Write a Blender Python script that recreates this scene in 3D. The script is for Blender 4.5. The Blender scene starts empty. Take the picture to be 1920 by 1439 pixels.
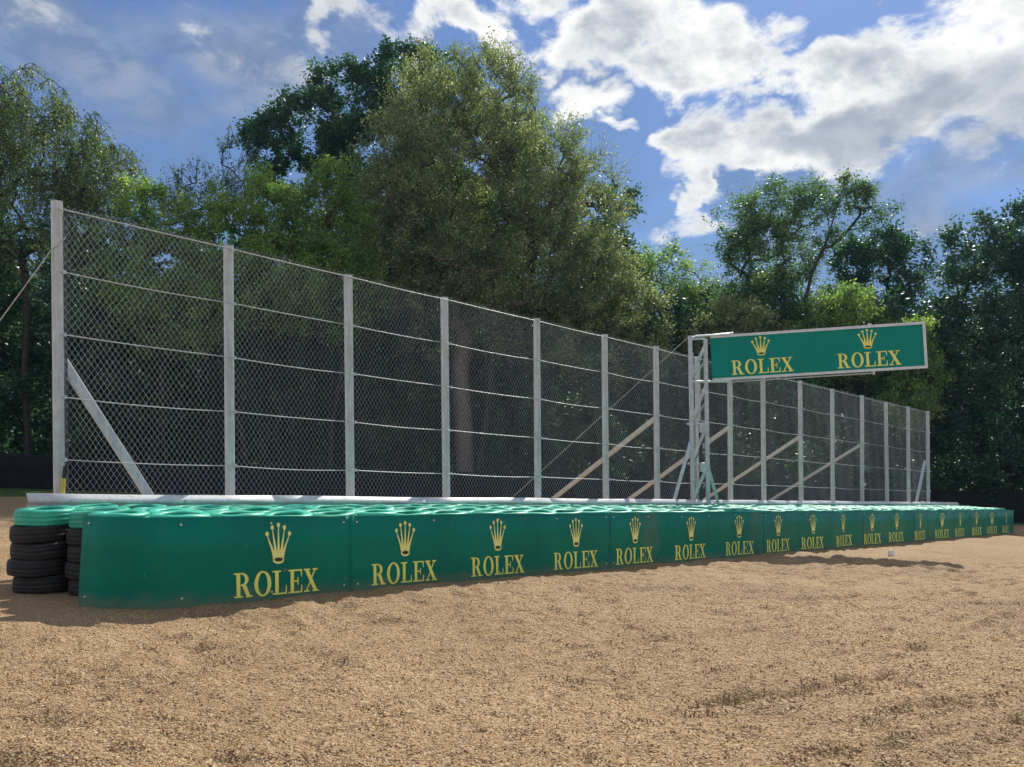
import bpy, bmesh, math, random
import numpy as np
from mathutils import Vector, Matrix

random.seed(7)
RNG = np.random.default_rng(11)
S = bpy.context.scene
COL = S.collection
EYE = 1.385            # camera height above the gravel it stands on
FPX = 1440.0           # focal length in photograph pixels (1920 wide)
HOR = 745.0            # photograph row of the true horizon
ROLL = 0.0075

# ------------------------------------------------------------------ camera
cam_d = bpy.data.cameras.new('camera')
cam_d.sensor_width = 36.0
cam_d.lens = FPX / 1920.0 * 36.0
cam_d.shift_y = (HOR - 719.5) / 1920.0
cam_d.clip_start = 0.1
cam_d.clip_end = 5000
cam = bpy.data.objects.new('camera', cam_d)
COL.objects.link(cam)
cam.location = (0, 0, EYE)
cam.rotation_euler = (math.radians(90), ROLL, 0)
S.camera = cam

# ------------------------------------------------------------------ light
SUN_EL = math.radians(40)
SUN_AZ = math.atan2(0.38, 0.92)          # clockwise from +Y
SUN_DIR = Vector((math.sin(SUN_AZ) * math.cos(SUN_EL), math.cos(SUN_AZ) * math.cos(SUN_EL), math.sin(SUN_EL)))
SKY_STRENGTH = 0.10
SUN_STRENGTH = 2.9
S.view_settings.view_transform = 'Standard'
S.view_settings.look = 'None'
S.view_settings.gamma = 1.0
S.view_settings.use_curve_mapping = False
S.view_settings.exposure = 0.85

sd = bpy.data.lights.new('sun', 'SUN')
sd.energy = SUN_STRENGTH
sd.angle = math.radians(0.53)
sd.color = (1.0, 0.95, 0.87)
sun = bpy.data.objects.new('sun', sd)
COL.objects.link(sun)
sun.rotation_euler = (-SUN_DIR).to_track_quat('-Z', 'Y').to_euler()
sun.location = SUN_DIR * 60


class NT:
    """small helper for building node trees"""
    def __init__(self, tree):
        self.t = tree
        self.n = tree.nodes
        self.l = tree.links

    def node(self, kind, **kw):
        n = self.n.new(kind)
        for k, v in kw.items():
            setattr(n, k, v)
        return n

    def put(self, sock, v):
        if v is None:
            return
        if isinstance(v, bpy.types.NodeSocket):
            self.l.new(v, sock)
        elif isinstance(v, (tuple, list)) and sock.type == 'RGBA' and len(v) == 3:
            sock.default_value = (*v, 1.0)
        else:
            sock.default_value = v

    def math(self, op, a, b=None, c=None, clamp=False):
        n = self.node('ShaderNodeMath', operation=op, use_clamp=clamp)
        for i, v in enumerate((a, b, c)):
            self.put(n.inputs[i], v)
        return n.outputs[0]

    def vmath(self, op, a, b=None, out=0):
        n = self.node('ShaderNodeVectorMath', operation=op)
        self.put(n.inputs[0], a)
        if b is not None:
            self.put(n.inputs[1], b)
        return n.outputs[out]

    def smooth(self, v, a, b, lo=0.0, hi=1.0, kind='SMOOTHSTEP'):
        n = self.node('ShaderNodeMapRange', interpolation_type=kind)
        n.clamp = True
        self.put(n.inputs[0], v)
        for i, x in enumerate((a, b, lo, hi)):
            n.inputs[1 + i].default_value = x
        return n.outputs[0]

    def mix(self, f, a, b, blend='MIX'):
        n = self.node('ShaderNodeMix', data_type='RGBA', blend_type=blend)
        self.put(n.inputs[0], f)
        self.put(n.inputs[6], a)
        self.put(n.inputs[7], b)
        return n.outputs[2]

    def noise(self, vec, scale, detail=3.0, rough=0.5, dist=0.0):
        n = self.node('ShaderNodeTexNoise')
        if vec is not None:
            self.l.new(vec, n.inputs['Vector'])
        n.inputs['Scale'].default_value = scale
        n.inputs['Detail'].default_value = detail
        n.inputs['Roughness'].default_value = rough
        n.inputs['Distortion'].default_value = dist
        return n.outputs[0]

    def voronoi(self, vec, scale, feature='F1'):
        n = self.node('ShaderNodeTexVoronoi', feature=feature)
        if vec is not None:
            self.l.new(vec, n.inputs['Vector'])
        n.inputs['Scale'].default_value = scale
        return n

    def bump(self, h, strength=0.5, dist=0.02, normal=None):
        n = self.node('ShaderNodeBump')
        n.inputs['Strength'].default_value = strength
        n.inputs['Distance'].default_value = dist
        self.l.new(h, n.inputs['Height'])
        if normal is not None:
            self.l.new(normal, n.inputs['Normal'])
        return n.outputs[0]


def pix_dir(x, y):
    """photograph pixel -> world direction (y forward component 1)"""
    dx, dy = x - 960.0, y - HOR
    c, s = math.cos(ROLL), math.sin(ROLL)
    rx, ry = dx * c - dy * s, dy * c + dx * s
    return Vector((rx / FPX, 1.0, -ry / FPX))


def pix(x, y, Y):
    d = pix_dir(x, y)
    return Vector((d.x * Y, Y, EYE + d.z * Y))


# ------------------------------------------------------------------ sky
world = bpy.data.worlds.new('World')
S.world = world
world.use_nodes = True
wt = NT(world.node_tree)
for n in list(wt.n):
    wt.n.remove(n)
w_out = wt.node('ShaderNodeOutputWorld')
w_bg = wt.node('ShaderNodeBackground')
w_bg.inputs['Strength'].default_value = SKY_STRENGTH
wt.l.new(w_bg.outputs[0], w_out.inputs[0])
sky = wt.node('ShaderNodeTexSky', sky_type='NISHITA')
sky.sun_disc = False
sky.sun_elevation = SUN_EL
sky.sun_rotation = SUN_AZ
sky.altitude = 100
sky.air_density = 1.0
sky.dust_density = 0.35
sky.ozone_density = 2.2
gen = wt.node('ShaderNodeTexCoord').outputs['Generated']
dirn = wt.vmath('NORMALIZE', gen)


def blob_field(blobs):
    acc = None
    for (x, y, rx, ry, wgt) in blobs:
        d = pix_dir(x, y).normalized()
        k = 1.0 / 1.12
        df = wt.vmath('SUBTRACT', dirw, tuple(d))
        sc = wt.vmath('MULTIPLY', df, (FPX / rx * k * 1.12, FPX / rx * 0.5, FPX / ry * k * 1.12))
        ln = wt.vmath('LENGTH', sc, out=1)
        b = wt.smooth(ln, 0.15, 1.5, wgt, 0.0)
        acc = b if acc is None else wt.math('MAXIMUM', acc, b)
    return acc


wob = wt.vmath('MULTIPLY', dirn, (1.0, 1.0, 1.55))
n_big = wt.noise(wob, 5.5, 9.0, 0.60, 0.25)
n_fine = wt.noise(wob, 15.0, 9.0, 0.62, 0.5)
cum = wt.math('ADD', wt.math('MULTIPLY', n_big, 0.60), wt.math('MULTIPLY', n_fine, 0.40))
warp_n = wt.node('ShaderNodeTexNoise')
wt.l.new(wob, warp_n.inputs['Vector'])
warp_n.inputs['Scale'].default_value = 11.0
warp_n.inputs['Detail'].default_value = 5.0
warp = wt.vmath('MULTIPLY', wt.vmath('SUBTRACT', warp_n.outputs[1], (0.5, 0.5, 0.5)), (0.16, 0.16, 0.16))
dirw = wt.vmath('ADD', dirn, warp)
white_blobs = blob_field([
    (1130, 40, 190, 85, 1.0), (1330, 95, 170, 100, 1.0), (1500, 250, 300, 95, 1.0),
    (1310, 285, 110, 95, 1.0), (1760, 150, 300, 150, 1.0), (1296, 372, 45, 80, 0.95),
    (1285, 440, 85, 60, 0.80), (840, 42, 180, 55, 0.9), (640, 42, 70, 60, 0.8),
    (1062, 98, 60, 30, 0.75), (1120, 190, 80, 60, 0.74), (1550, 110, 200, 60, 0.9),
    (1720, 400, 70, 22, 0.6), (450, 80, 300, 120, 0.57), (70, 60, 150, 90, 0.6), (1800, 330, 250, 60, 0.52), (1180, 245, 50, 25, .7)])
sxyz = wt.node('ShaderNodeSeparateXYZ')
wt.l.new(dirn, sxyz.inputs[0])
# the same broken cloud carries on over the rest of the sky
aside = wt.math('MAXIMUM', wt.smooth(sxyz.outputs[1], 0.80, 0.60), wt.smooth(sxyz.outputs[2], 0.50, 0.66))
field = wt.math('MAXIMUM', white_blobs, wt.math('MULTIPLY', aside, 0.62))
dens = wt.math('ADD', wt.math('MULTIPLY', wt.math('SUBTRACT', cum, 0.5), 2.5), wt.math('SUBTRACT', field, 0.56))
alpha = wt.smooth(dens, -0.06, 0.26)
# a low, even veil of grey-blue cloud behind the white ones
n_veil = wt.noise(wob, 2.6, 5.0, 0.55, 0.3)
veil = wt.smooth(n_veil, 0.32, 0.60, 0.40, 0.95)
veil = wt.math('MULTIPLY', veil, wt.smooth(sxyz.outputs[2], 0.22, 0.46, 1.0, 0.35))
n_shade = wt.noise(wob, 8.0, 7.0, 0.58, 0.3)
thick = wt.smooth(wt.math('ADD', wt.math('MULTIPLY', dens, 0.8), wt.math('MULTIPLY', n_shade, 1.3)), 0.75, 1.35)
k = 1.0 / SKY_STRENGTH / 1.8
white_c = tuple(v * k for v in (1.02, 1.02, 1.0))
grey_c = tuple(v * k for v in (0.36, 0.42, 0.52))
veil_c = tuple(v * k for v in (0.165, 0.275, 0.50))
cloud_c = wt.mix(wt.math('MULTIPLY', thick, 0.9), white_c, grey_c)
sky_c = wt.mix(1.0, sky.outputs[0], (0.33, 0.41, 0.58), 'MULTIPLY')
sky_c = wt.mix(veil, sky_c, veil_c)
sky_c = wt.mix(alpha, sky_c, cloud_c)
grey_blobs = blob_field([(430, 70, 340, 130, 0.9), (90, 100, 230, 140, 0.9), (1640, 225, 190, 60, 1.0), (1780, 320, 330, 80, 0.8),
                         (1890, 180, 150, 130, 0.75), (1090, 120, 110, 60, 0.6), (1440, 400, 160, 60, 0.5)])
grey_side = wt.math('MAXIMUM', grey_blobs, wt.math('MULTIPLY', aside, 0.45))
n_gr = wt.noise(wob, 4.2, 7.0, 0.58, 0.4)
grey_a = wt.smooth(wt.math('ADD', grey_side, wt.math('MULTIPLY', wt.math('SUBTRACT', n_gr, 0.5), 2.0)), 0.22, 1.05, 0.0, 0.74)
grey_c2 = wt.mix(wt.smooth(n_fine, 0.35, 0.65), tuple(v * k for v in (0.20, 0.27, 0.40)), tuple(v * k for v in (0.38, 0.44, 0.53)))
sky_c = wt.mix(grey_a, sky_c, grey_c2)
wt.l.new(sky_c, w_bg.inputs['Color'])

# ------------------------------------------------------------------ place frame
UX, UY = 1520.0 / 2093.8, 1440.0 / 2093.8     # along the barrier
NX, NY = -UY, UX                              # from the track towards the wood


def smin(v, lim, soft):
    """v limited to lim with a soft knee"""
    return -(np.logaddexp(-v / soft, -lim / soft) * soft)


def ground_un(u, n):
    u = np.asarray(u, dtype=float)
    n = np.asarray(n, dtype=float)
    uu = smin(np.maximum(u, -25.0), 62.0, 4.0)
    hn = 0.0611 * np.minimum(n, 13.0) + 0.04 * np.clip(n - 13.0, 0.0, 45.0)
    return -(0.1027 * uu + hn)


def ground_xy(x, y):
    return ground_un(UX * np.asarray(x) + UY * np.asarray(y), NX * np.asarray(x) + NY * np.asarray(y))


def W(u, n, h=0.0):
    return Vector((UX * u + NX * n, UY * u + NY * n, float(ground_un(u, n)) + h))


def un_at_px(x, n):
    """u where the photograph column x meets the line n = const"""
    t = (x - 960.0) / FPX
    Y = n / (NY + NX * t)
    return UX * t * Y + UY * Y


GN = Vector((0.0325, 0.115, 1.0)).normalized()     # normal of the sloping gravel
UDIR = Vector((UX, UY, -0.1027)).normalized()
VDIR = GN.cross(UDIR).normalized()


# ------------------------------------------------------------------ helpers
def tag(o, label=None, cat=None, group=None, kind=None):
    if label:
        o['label'] = label
    if cat:
        o['category'] = cat
    if group:
        o['group'] = group
    if kind:
        o['kind'] = kind
    return o


def empty(name, loc, parent=None):
    o = bpy.data.objects.new(name, None)
    COL.objects.link(o)
    o.empty_display_size = 0.2
    o.location = loc
    if parent:
        o.parent = parent
    return o


def link(name, mesh, parent=None, mat=None):
    o = bpy.data.objects.new(name, mesh)
    COL.objects.link(o)
    if mat is not None and not mesh.materials:
        mesh.materials.append(mat)
    if parent is not None:
        o.parent = parent
    return o


def world_of(o):
    p = Vector(o.location)
    while o.parent:
        o = o.parent
        p = p + Vector(o.location)
    return p


def np_mesh(name, verts, faces, mats=None, smooth=False, face_mat=None):
    """faces: (n,k) int array, all of one size"""
    me = bpy.data.meshes.new(name)
    v = np.asarray(verts, dtype=np.float32)
    f = np.asarray(faces, dtype=np.int32)
    k = f.shape[1]
    me.vertices.add(len(v))
    me.vertices.foreach_set('co', v.ravel())
    me.loops.add(f.size)
    me.loops.foreach_set('vertex_index', f.ravel())
    me.polygons.add(len(f))
    me.polygons.foreach_set('loop_start', np.arange(0, f.size, k, dtype=np.int32))
    me.polygons.foreach_set('loop_total', np.full(len(f), k, dtype=np.int32))
    if smooth:
        me.polygons.foreach_set('use_smooth', np.ones(len(f), dtype=bool))
    for m in (mats or []):
        me.materials.append(m)
    if face_mat is not None:
        me.polygons.foreach_set('material_index', np.asarray(face_mat, dtype=np.int32))
    me.update(calc_edges=True)
    return me


class MB:
    """collects simple solids in world space, then links them as one mesh object under a parent"""
    def __init__(self):
        self.v = []
        self.f = []
        self.m = []
        self.s = []

    def add(self, vs, fs, mat=0, smooth=False):
        o = len(self.v)
        self.v += [Vector(p) for p in vs]
        for f in fs:
            self.f.append([i + o for i in f])
            self.m.append(mat)
            self.s.append(smooth)
        return self

    def box(self, c, ax, ay, az, sx, sy, sz, bevel=0.0, mat=0):
        c = Vector(c)
        ax, ay, az = Vector(ax) * sx / 2, Vector(ay) * sy / 2, Vector(az) * sz / 2
        if bevel <= 0:
            p = [c + ax * i + ay * j + az * k for k in (-1, 1) for j in (-1, 1) for i in (-1, 1)]
            return self.add(p, [(0, 2, 3, 1), (4, 5, 7, 6), (0, 1, 5, 4), (2, 6, 7, 3), (0, 4, 6, 2), (1, 3, 7, 5)], mat)
        bx, by = 1 - 2 * bevel / sx, 1 - 2 * bevel / sy
        ring = [(-bx, -1), (bx, -1), (1, -by), (1, by), (bx, 1), (-bx, 1), (-1, by), (-1, -by)]
        p = [c + ax * i + ay * j + az * k for k in (-1, 1) for (i, j) in ring]
        fs = [(i, (i + 1) % 8, 8 + (i + 1) % 8, 8 + i) for i in range(8)]
        fs += [tuple(range(7, -1, -1)), tuple(range(8, 16))]
        return self.add(p, fs, mat)

    def bar(self, a, b, w, d, side=None, bevel=0.0, mat=0):
        a, b = Vector(a), Vector(b)
        az = (b - a)
        L = az.length
        az = az / L
        side = Vector(side) if side is not None else (Vector((0, 0, 1)) if abs(az.z) < 0.9 else Vector((1, 0, 0)))
        ax = side - az * side.dot(az)
        ax.normalize()
        ay = az.cross(ax)
        return self.box((a + b) / 2, ax, ay, az, w, d, L, bevel, mat)

    def tube(self, pts, r, k=8, mat=0, cap=True):
        pts = [Vector(p) for p in pts]
        rs = r if isinstance(r, (list, tuple)) else [r] * len(pts)
        vs = []
        ref = None
        for i, p in enumerate(pts):
            t = (pts[min(i + 1, len(pts) - 1)] - pts[max(i - 1, 0)]).normalized()
            if ref is None:
                ref = Vector((0, 0, 1)) if abs(t.z) < 0.9 else Vector((1, 0, 0))
            ax = (ref - t * ref.dot(t)).normalized()
            ref = ax
            ay = t.cross(ax)
            for j in range(k):
                a = 2 * math.pi * j / k
                vs.append(p + (ax * math.cos(a) + ay * math.sin(a)) * rs[i])
        fs = [(i * k + j, i * k + (j + 1) % k, (i + 1) * k + (j + 1) % k, (i + 1) * k + j)
              for i in range(len(pts) - 1) for j in range(k)]
        self.add(vs, fs, mat, True)
        if cap:
            self.add(vs[:k], [tuple(range(k - 1, -1, -1))], mat)
            self.add(vs[-k:], [tuple(range(k))], mat)
        return self

    def build(self, name, mats, parent=None, loc=None):
        me = bpy.data.meshes.new(name)
        base = world_of(parent) if parent is not None else Vector((0, 0, 0))
        org = Vector(loc) if loc is not None else base
        me.from_pydata([tuple(p - org) for p in self.v], [], self.f)
        for m in (mats if isinstance(mats, (list, tuple)) else [mats]):
            me.materials.append(m)
        me.polygons.foreach_set('material_index', self.m)
        me.polygons.foreach_set('use_smooth', self.s)
        me.update()
        o = bpy.data.objects.new(name, me)
        COL.objects.link(o)
        if parent is not None:
            o.parent = parent
        o.location = org - base
        return o


# ------------------------------------------------------------------ materials
def new_mat(name):
    m = bpy.data.materials.new(name)
    m.use_nodes = True
    t = NT(m.node_tree)
    bs = [n for n in t.n if n.type == 'BSDF_PRINCIPLED'][0]
    return m, t, bs


def pos_vec(t, kind='Object'):
    return t.node('ShaderNodeTexCoord').outputs[kind]


def world_pos(t):
    return t.node('ShaderNodeNewGeometry').outputs['Position']


def metal_mat(name, base, dark, rough=0.5, metallic=0.0, scale=6.0, rust=None):
    m, t, b = new_mat(name)
    p = world_pos(t)
    n1 = t.noise(p, scale, 5, 0.6)
    n2 = t.noise(t.vmath('MULTIPLY', p, (14.0, 14.0, 1.2)), 1.6, 4, 0.6)
    f = t.math('MULTIPLY', t.math('ADD', n1, n2), 0.5)
    c = t.mix(t.smooth(f, 0.38, 0.62), base, dark)
    if rust:
        n3 = t.noise(p, 9.0, 6, 0.65)
        c = t.mix(t.smooth(n3, 0.58, 0.72, 0.0, 0.75), c, rust)
    t.put(b.inputs['Base Color'], c)
    b.inputs['Metallic'].default_value = metallic
    t.put(b.inputs['Roughness'], t.smooth(n1, 0.3, 0.7, rough - 0.1, rough + 0.15))
    t.l.new(t.bump(n1, 0.12, 0.004), b.inputs['Normal'])
    return m


M_POST = metal_mat('post_paint', (0.68, 0.69, 0.69), (0.53, 0.53, 0.51), 0.55, 0.0, 5.0)
M_GALV = metal_mat('galvanised_steel', (0.62, 0.65, 0.68), (0.46, 0.49, 0.53), 0.45, 0.3, 9.0)
M_BRACE = metal_mat('brace_steel', (0.68, 0.65, 0.59), (0.57, 0.53, 0.46), 0.6, 0.0, 7.0, (0.52, 0.45, 0.35))
M_WIRE = metal_mat('fence_wire', (0.66, 0.70, 0.74), (0.48, 0.52, 0.57), 0.36, 0.5, 20.0)
M_ROPE = metal_mat('wire_rope', (0.66, 0.66, 0.64), (0.45, 0.45, 0.44), 0.45, 0.3, 30.0)
M_RAIL = metal_mat('rail_steel', (0.72, 0.72, 0.71), (0.58, 0.58, 0.58), 0.45, 0.1, 4.0, (0.34, 0.27, 0.2))
M_ALU = metal_mat('white_aluminium', (0.74, 0.75, 0.76), (0.62, 0.63, 0.64), 0.35, 0.2, 3.0)


def banner_mat():
    m, t, b = new_mat('banner_green')
    p = world_pos(t)
    g = (0.000, 0.215, 0.140)
    g2 = (0.001, 0.178, 0.118)
    c = t.mix(t.smooth(t.noise(p, 1.3, 4, 0.6), 0.35, 0.65), g, g2)
    # vertical sandy smears and a dusty foot; position along the barrier and height above the gravel
    sep = t.node('ShaderNodeSeparateXYZ')
    t.l.new(p, sep.inputs[0])
    along = t.math('ADD', t.math('MULTIPLY', sep.outputs[0], UX), t.math('MULTIPLY', sep.outputs[1], UY))
    across = t.math('ADD', t.math('MULTIPLY', sep.outputs[0], NX), t.math('MULTIPLY', sep.outputs[1], NY))
    gz = t.math('ADD', t.math('MULTIPLY', along, -0.1027), t.math('MULTIPLY', across, -0.0611))
    h = t.math('SUBTRACT', sep.outputs[2], gz)
    cb = t.node('ShaderNodeCombineXYZ')
    t.put(cb.inputs[0], along)
    t.put(cb.inputs[2], t.math('MULTIPLY', h, 0.35))
    n_sm = t.noise(cb.outputs[0], 0.75, 5, 0.62, 0.3)
    smear = t.smooth(n_sm, 0.56, 0.72, 0.0, 0.5)
    smear = t.math('MULTIPLY', smear, t.smooth(along, 9.0, 13.0))
    n_ft = t.noise(p, 3.5, 6, 0.65)
    foot = t.math('MULTIPLY', t.smooth(t.math('ADD', h, t.math('MULTIPLY', n_ft, -0.35)), -0.16, 0.02, 1.0, 0.0), 0.38)
    n_sp = t.noise(p, 16.0, 3, 0.5)
    spot = t.smooth(n_sp, 0.69, 0.76, 0.0, 0.4)
    dirt = t.math('MAXIMUM', t.math('MAXIMUM', smear, foot), spot)
    sand = (0.30, 0.22, 0.13)
    c = t.mix(dirt, c, sand)
    scr = t.voronoi(t.vmath('MULTIPLY', p, (1.0, 1.0, 0.5)), 3.3, 'F1')
    c = t.mix(t.smooth(scr.outputs['Distance'], 0.02, 0.07, 0.55, 0.0), c, (0.03, 0.36, 0.28))
    n_dust = t.noise(t.vmath('MULTIPLY', p, (2.0, 2.0, 0.5)), 2.4, 6, 0.7, 0.4)
    c = t.mix(t.smooth(n_dust, 0.55, 0.80, 0.0, 0.16), c, (0.14, 0.22, 0.16))
    n_rub = t.noise(t.vmath('MULTIPLY', p, (0.8, 0.8, 5.0)), 2.0, 5, 0.7)
    c = t.mix(t.smooth(n_rub, 0.64, 0.74, 0.0, 0.35), c, (0.004, 0.05, 0.04))
    t.put(b.inputs['Base Color'], c)
    t.put(b.inputs['Roughness'], t.smooth(dirt, 0.0, 0.5, 0.42, 0.85))
    b.inputs['Specular IOR Level'].default_value = 0.16
    nb = t.bump(t.noise(p, 2.0, 4, 0.55), 0.45, 0.05)
    nb = t.bump(t.noise(cb.outputs[0], 2.6, 3, 0.5), 0.35, 0.06, nb)
    t.l.new(nb, b.inputs['Normal'])
    return m


M_BANNER = banner_mat()


def print_mat(name, col):
    m, t, b = new_mat(name)
    p = world_pos(t)
    n = t.noise(p, 12.0, 5, 0.65)
    t.put(b.inputs['Base Color'], t.mix(t.smooth(n, 0.58, 0.78, 0.0, 0.30), col, (0.32, 0.30, 0.13)))
    b.inputs['Roughness'].default_value = 0.5
    return m


M_LETTER = print_mat('print_yellow', (0.95, 0.98, 0.20))
M_CROWN = print_mat('print_pale_yellow', (0.95, 0.97, 0.33))
M_HOLE = print_mat('print_dark_olive', (0.03, 0.055, 0.02))
M_LET_B = print_mat('board_print_yellow', (0.93, 0.87, 0.20))


def plain_mat(name, col, rough=0.6, var=0.15, scale=4.0, bump=0.0, spec=0.5):
    m, t, b = new_mat(name)
    p = world_pos(t)
    n = t.noise(p, scale, 6, 0.6)
    t.put(b.inputs['Base Color'], t.mix(t.smooth(n, 0.3, 0.7), tuple(c * (1 - var) for c in col), tuple(min(1, c * (1 + var)) for c in col)))
    b.inputs['Roughness'].default_value = rough
    b.inputs['Specular IOR Level'].default_value = spec
    if bump:
        t.l.new(t.bump(n, bump, 0.01), b.inputs['Normal'])
    return m


M_BOARD = plain_mat('board_green', (0.000, 0.250, 0.195), 0.5, 0.07, 1.2, 0.0, 0.2)
M_NET = plain_mat('black_netting', (0.012, 0.013, 0.018), 0.85, 0.3, 3.0, 0.2, 0.2)
M_DARK = plain_mat('dark_steel', (0.06, 0.065, 0.075), 0.5, 0.2, 8.0)
M_YELLOW = plain_mat('yellow_plastic', (0.62, 0.50, 0.07), 0.5, 0.1, 10.0)
M_BLACKP = plain_mat('black_plastic', (0.015, 0.015, 0.017), 0.5, 0.2, 10.0)
M_WHITE = plain_mat('white_plastic', (0.8, 0.79, 0.74), 0.6, 0.05, 10.0)
M_BARK_PALE = plain_mat('pale_bark', (0.19, 0.15, 0.13), 0.9, 0.3, 5.0, 0.4, 0.2)
M_BARK = plain_mat('bark', (0.060, 0.050, 0.042), 0.9, 0.35, 5.0, 0.4, 0.2)


def tyre_mat(name, col, col2, wear, rough):
    m, t, b = new_mat(name)
    ob = t.node('ShaderNodeObjectInfo')
    p = pos_vec(t)
    off = t.vmath('ADD', p, t.vmath('SCALE', (7.0, 3.0, 5.0), None))
    ofn = off.node
    t.l.new(ob.outputs['Random'], [n for n in t.n if n.type == 'VECT_MATH' and n.operation == 'SCALE'][-1].inputs['Scale'])
    [n for n in t.n if n.type == 'VECT_MATH' and n.operation == 'SCALE'][-1].inputs[0].default_value = (37.0, 11.0, 23.0)
    n = t.noise(off, 5.0, 6, 0.65)
    c = t.mix(t.smooth(n, 0.35, 0.65), col, col2)
    c = t.mix(t.smooth(t.noise(off, 13.0, 5, 0.65), 0.6, 0.75, 0.0, 0.6), c, wear)
    c = t.mix(1.0, c, t.mix(ob.outputs['Random'], (0.78, 0.78, 0.78), (1.1, 1.1, 1.1)), 'MULTIPLY')
    t.put(b.inputs['Base Color'], c)
    b.inputs['Roughness'].default_value = rough
    t.l.new(t.bump(n, 0.15, 0.01), b.inputs['Normal'])
    return m


M_TYRE_G = tyre_mat('tyre_green_paint', (0.050, 0.52, 0.345), (0.028, 0.42, 0.27), (0.20, 0.58, 0.45), 0.48)
M_TYRE_K = tyre_mat('tyre_black_rubber', (0.020, 0.020, 0.022), (0.030, 0.027, 0.025), (0.065, 0.055, 0.045), 0.75)


def gravel_mat():
    m, t, b = new_mat('gravel')
    p = world_pos(t)
    sep = t.node('ShaderNodeSeparateXYZ')
    t.l.new(p, sep.inputs[0])
    v1 = t.voronoi(p, 78.0)
    v2 = t.voronoi(p, 27.0)
    stone = t.node('ShaderNodeSeparateColor')
    t.l.new(v1.outputs['Color'], stone.inputs[0])
    ramp = t.node('ShaderNodeValToRGB')
    e = ramp.color_ramp.elements
    e[0].position, e[0].color = 0.0, (0.30, 0.185, 0.098, 1)
    e[1].position, e[1].color = 1.0, (0.68, 0.53, 0.345, 1)
    for ps, cl in ((0.25, (0.40, 0.258, 0.138, 1)), (0.55, (0.48, 0.322, 0.182, 1)), (0.8, (0.55, 0.39, 0.22, 1))):
        el = e.new(ps)
        el.color = cl
    t.l.new(stone.outputs[0], ramp.inputs[0])
    c = ramp.outputs[0]
    gaps = t.smooth(v1.outputs['Distance'], 0.35, 0.8, 1.0, 0.62)
    c = t.mix(1.0, c, gaps, 'MULTIPLY')
    big = t.noise(p, 0.35, 4, 0.55)
    c = t.mix(1.0, c, t.mix(t.smooth(big, 0.3, 0.7), (0.79, 0.765, 0.71), (0.985, 0.955, 0.895)), 'MULTIPLY')
    # mown grass beyond the trap
    across = t.math('ADD', t.math('MULTIPLY', sep.outputs[0], NX), t.math('MULTIPLY', sep.outputs[1], NY))
    along = t.math('ADD', t.math('MULTIPLY', sep.outputs[0], UX), t.math('MULTIPLY', sep.outputs[1], UY))
    edge = t.math('MULTIPLY', t.math('SUBTRACT', t.noise(p, 0.8, 4, 0.6), 0.5), 3.0)
    gr = t.math('MAXIMUM', t.smooth(t.math('ADD', across, edge), 34.6, 35.2),
                t.smooth(t.math('ADD', along, edge), 45.4, 46.0))
    gc = t.mix(t.smooth(t.noise(p, 3.0, 5, 0.7), 0.3, 0.7), (0.032, 0.075, 0.014), (0.075, 0.13, 0.03))
    c = t.mix(gr, c, gc)
    t.put(b.inputs['Base Color'], c)
    b.inputs['Roughness'].default_value = 0.85
    b.inputs['Specular IOR Level'].default_value = 0.25
    hgt = t.math('SUBTRACT', t.math('MULTIPLY', v2.outputs['Distance'], -0.8), t.math('MULTIPLY', v1.outputs['Distance'], 0.6))
    nb = t.bump(hgt, 0.9, 0.018)
    nb = t.bump(t.noise(p, 9.0, 5, 0.6), 0.55, 0.07, nb)
    t.l.new(nb, b.inputs['Normal'])
    return m


M_GRAVEL = gravel_mat()


def stone_mat():
    m, t, b = new_mat('gravel_stone')
    at = t.node('ShaderNodeAttribute', attribute_name='tint')
    ramp = t.node('ShaderNodeValToRGB')
    e = ramp.color_ramp.elements
    e[0].position, e[0].color = 0.0, (0.30, 0.185, 0.098, 1)
    e[1].position, e[1].color = 1.0, (0.72, 0.57, 0.38, 1)
    for ps, cl in ((0.3, (0.40, 0.258, 0.138, 1)), (0.62, (0.50, 0.342, 0.196, 1)), (0.88, (0.57, 0.415, 0.245, 1))):
        el = e.new(ps)
        el.color = cl
    t.l.new(at.outputs['Fac'], ramp.inputs[0])
    t.put(b.inputs['Base Color'], t.mix(1.0, ramp.outputs[0], (0.96, 0.925, 0.86), 'MULTIPLY'))
    b.inputs['Roughness'].default_value = 0.7
    b.inputs['Specular IOR Level'].default_value = 0.35
    return m


M_STONE = stone_mat()


def leaf_mat(name, dark, mid, lite, trans=0.36, rough=0.42, glow=1.6):
    m, t, b = new_mat(name)
    at = t.node('ShaderNodeAttribute', attribute_name='tint')
    f = at.outputs['Fac']
    c = t.mix(t.smooth(f, 0.0, 0.55, kind='LINEAR'), dark, mid)
    c = t.mix(t.smooth(f, 0.55, 1.0, kind='LINEAR'), c, lite)
    t.put(b.inputs['Base Color'], c)
    b.inputs['Roughness'].default_value = rough
    b.inputs['Specular IOR Level'].default_value = 0.45
    tr = t.node('ShaderNodeBsdfTranslucent')
    t.put(tr.inputs['Color'], t.mix(1.0, c, (glow * 0.90, glow, glow * 0.50), 'MULTIPLY'))
    mx = t.node('ShaderNodeMixShader')
    mx.inputs[0].default_value = trans
    out = [n for n in t.n if n.type == 'OUTPUT_MATERIAL'][0]
    t.l.new(b.outputs[0], mx.inputs[1])
    t.l.new(tr.outputs[0], mx.inputs[2])
    t.l.new(mx.outputs[0], out.inputs[0])
    return m


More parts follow.
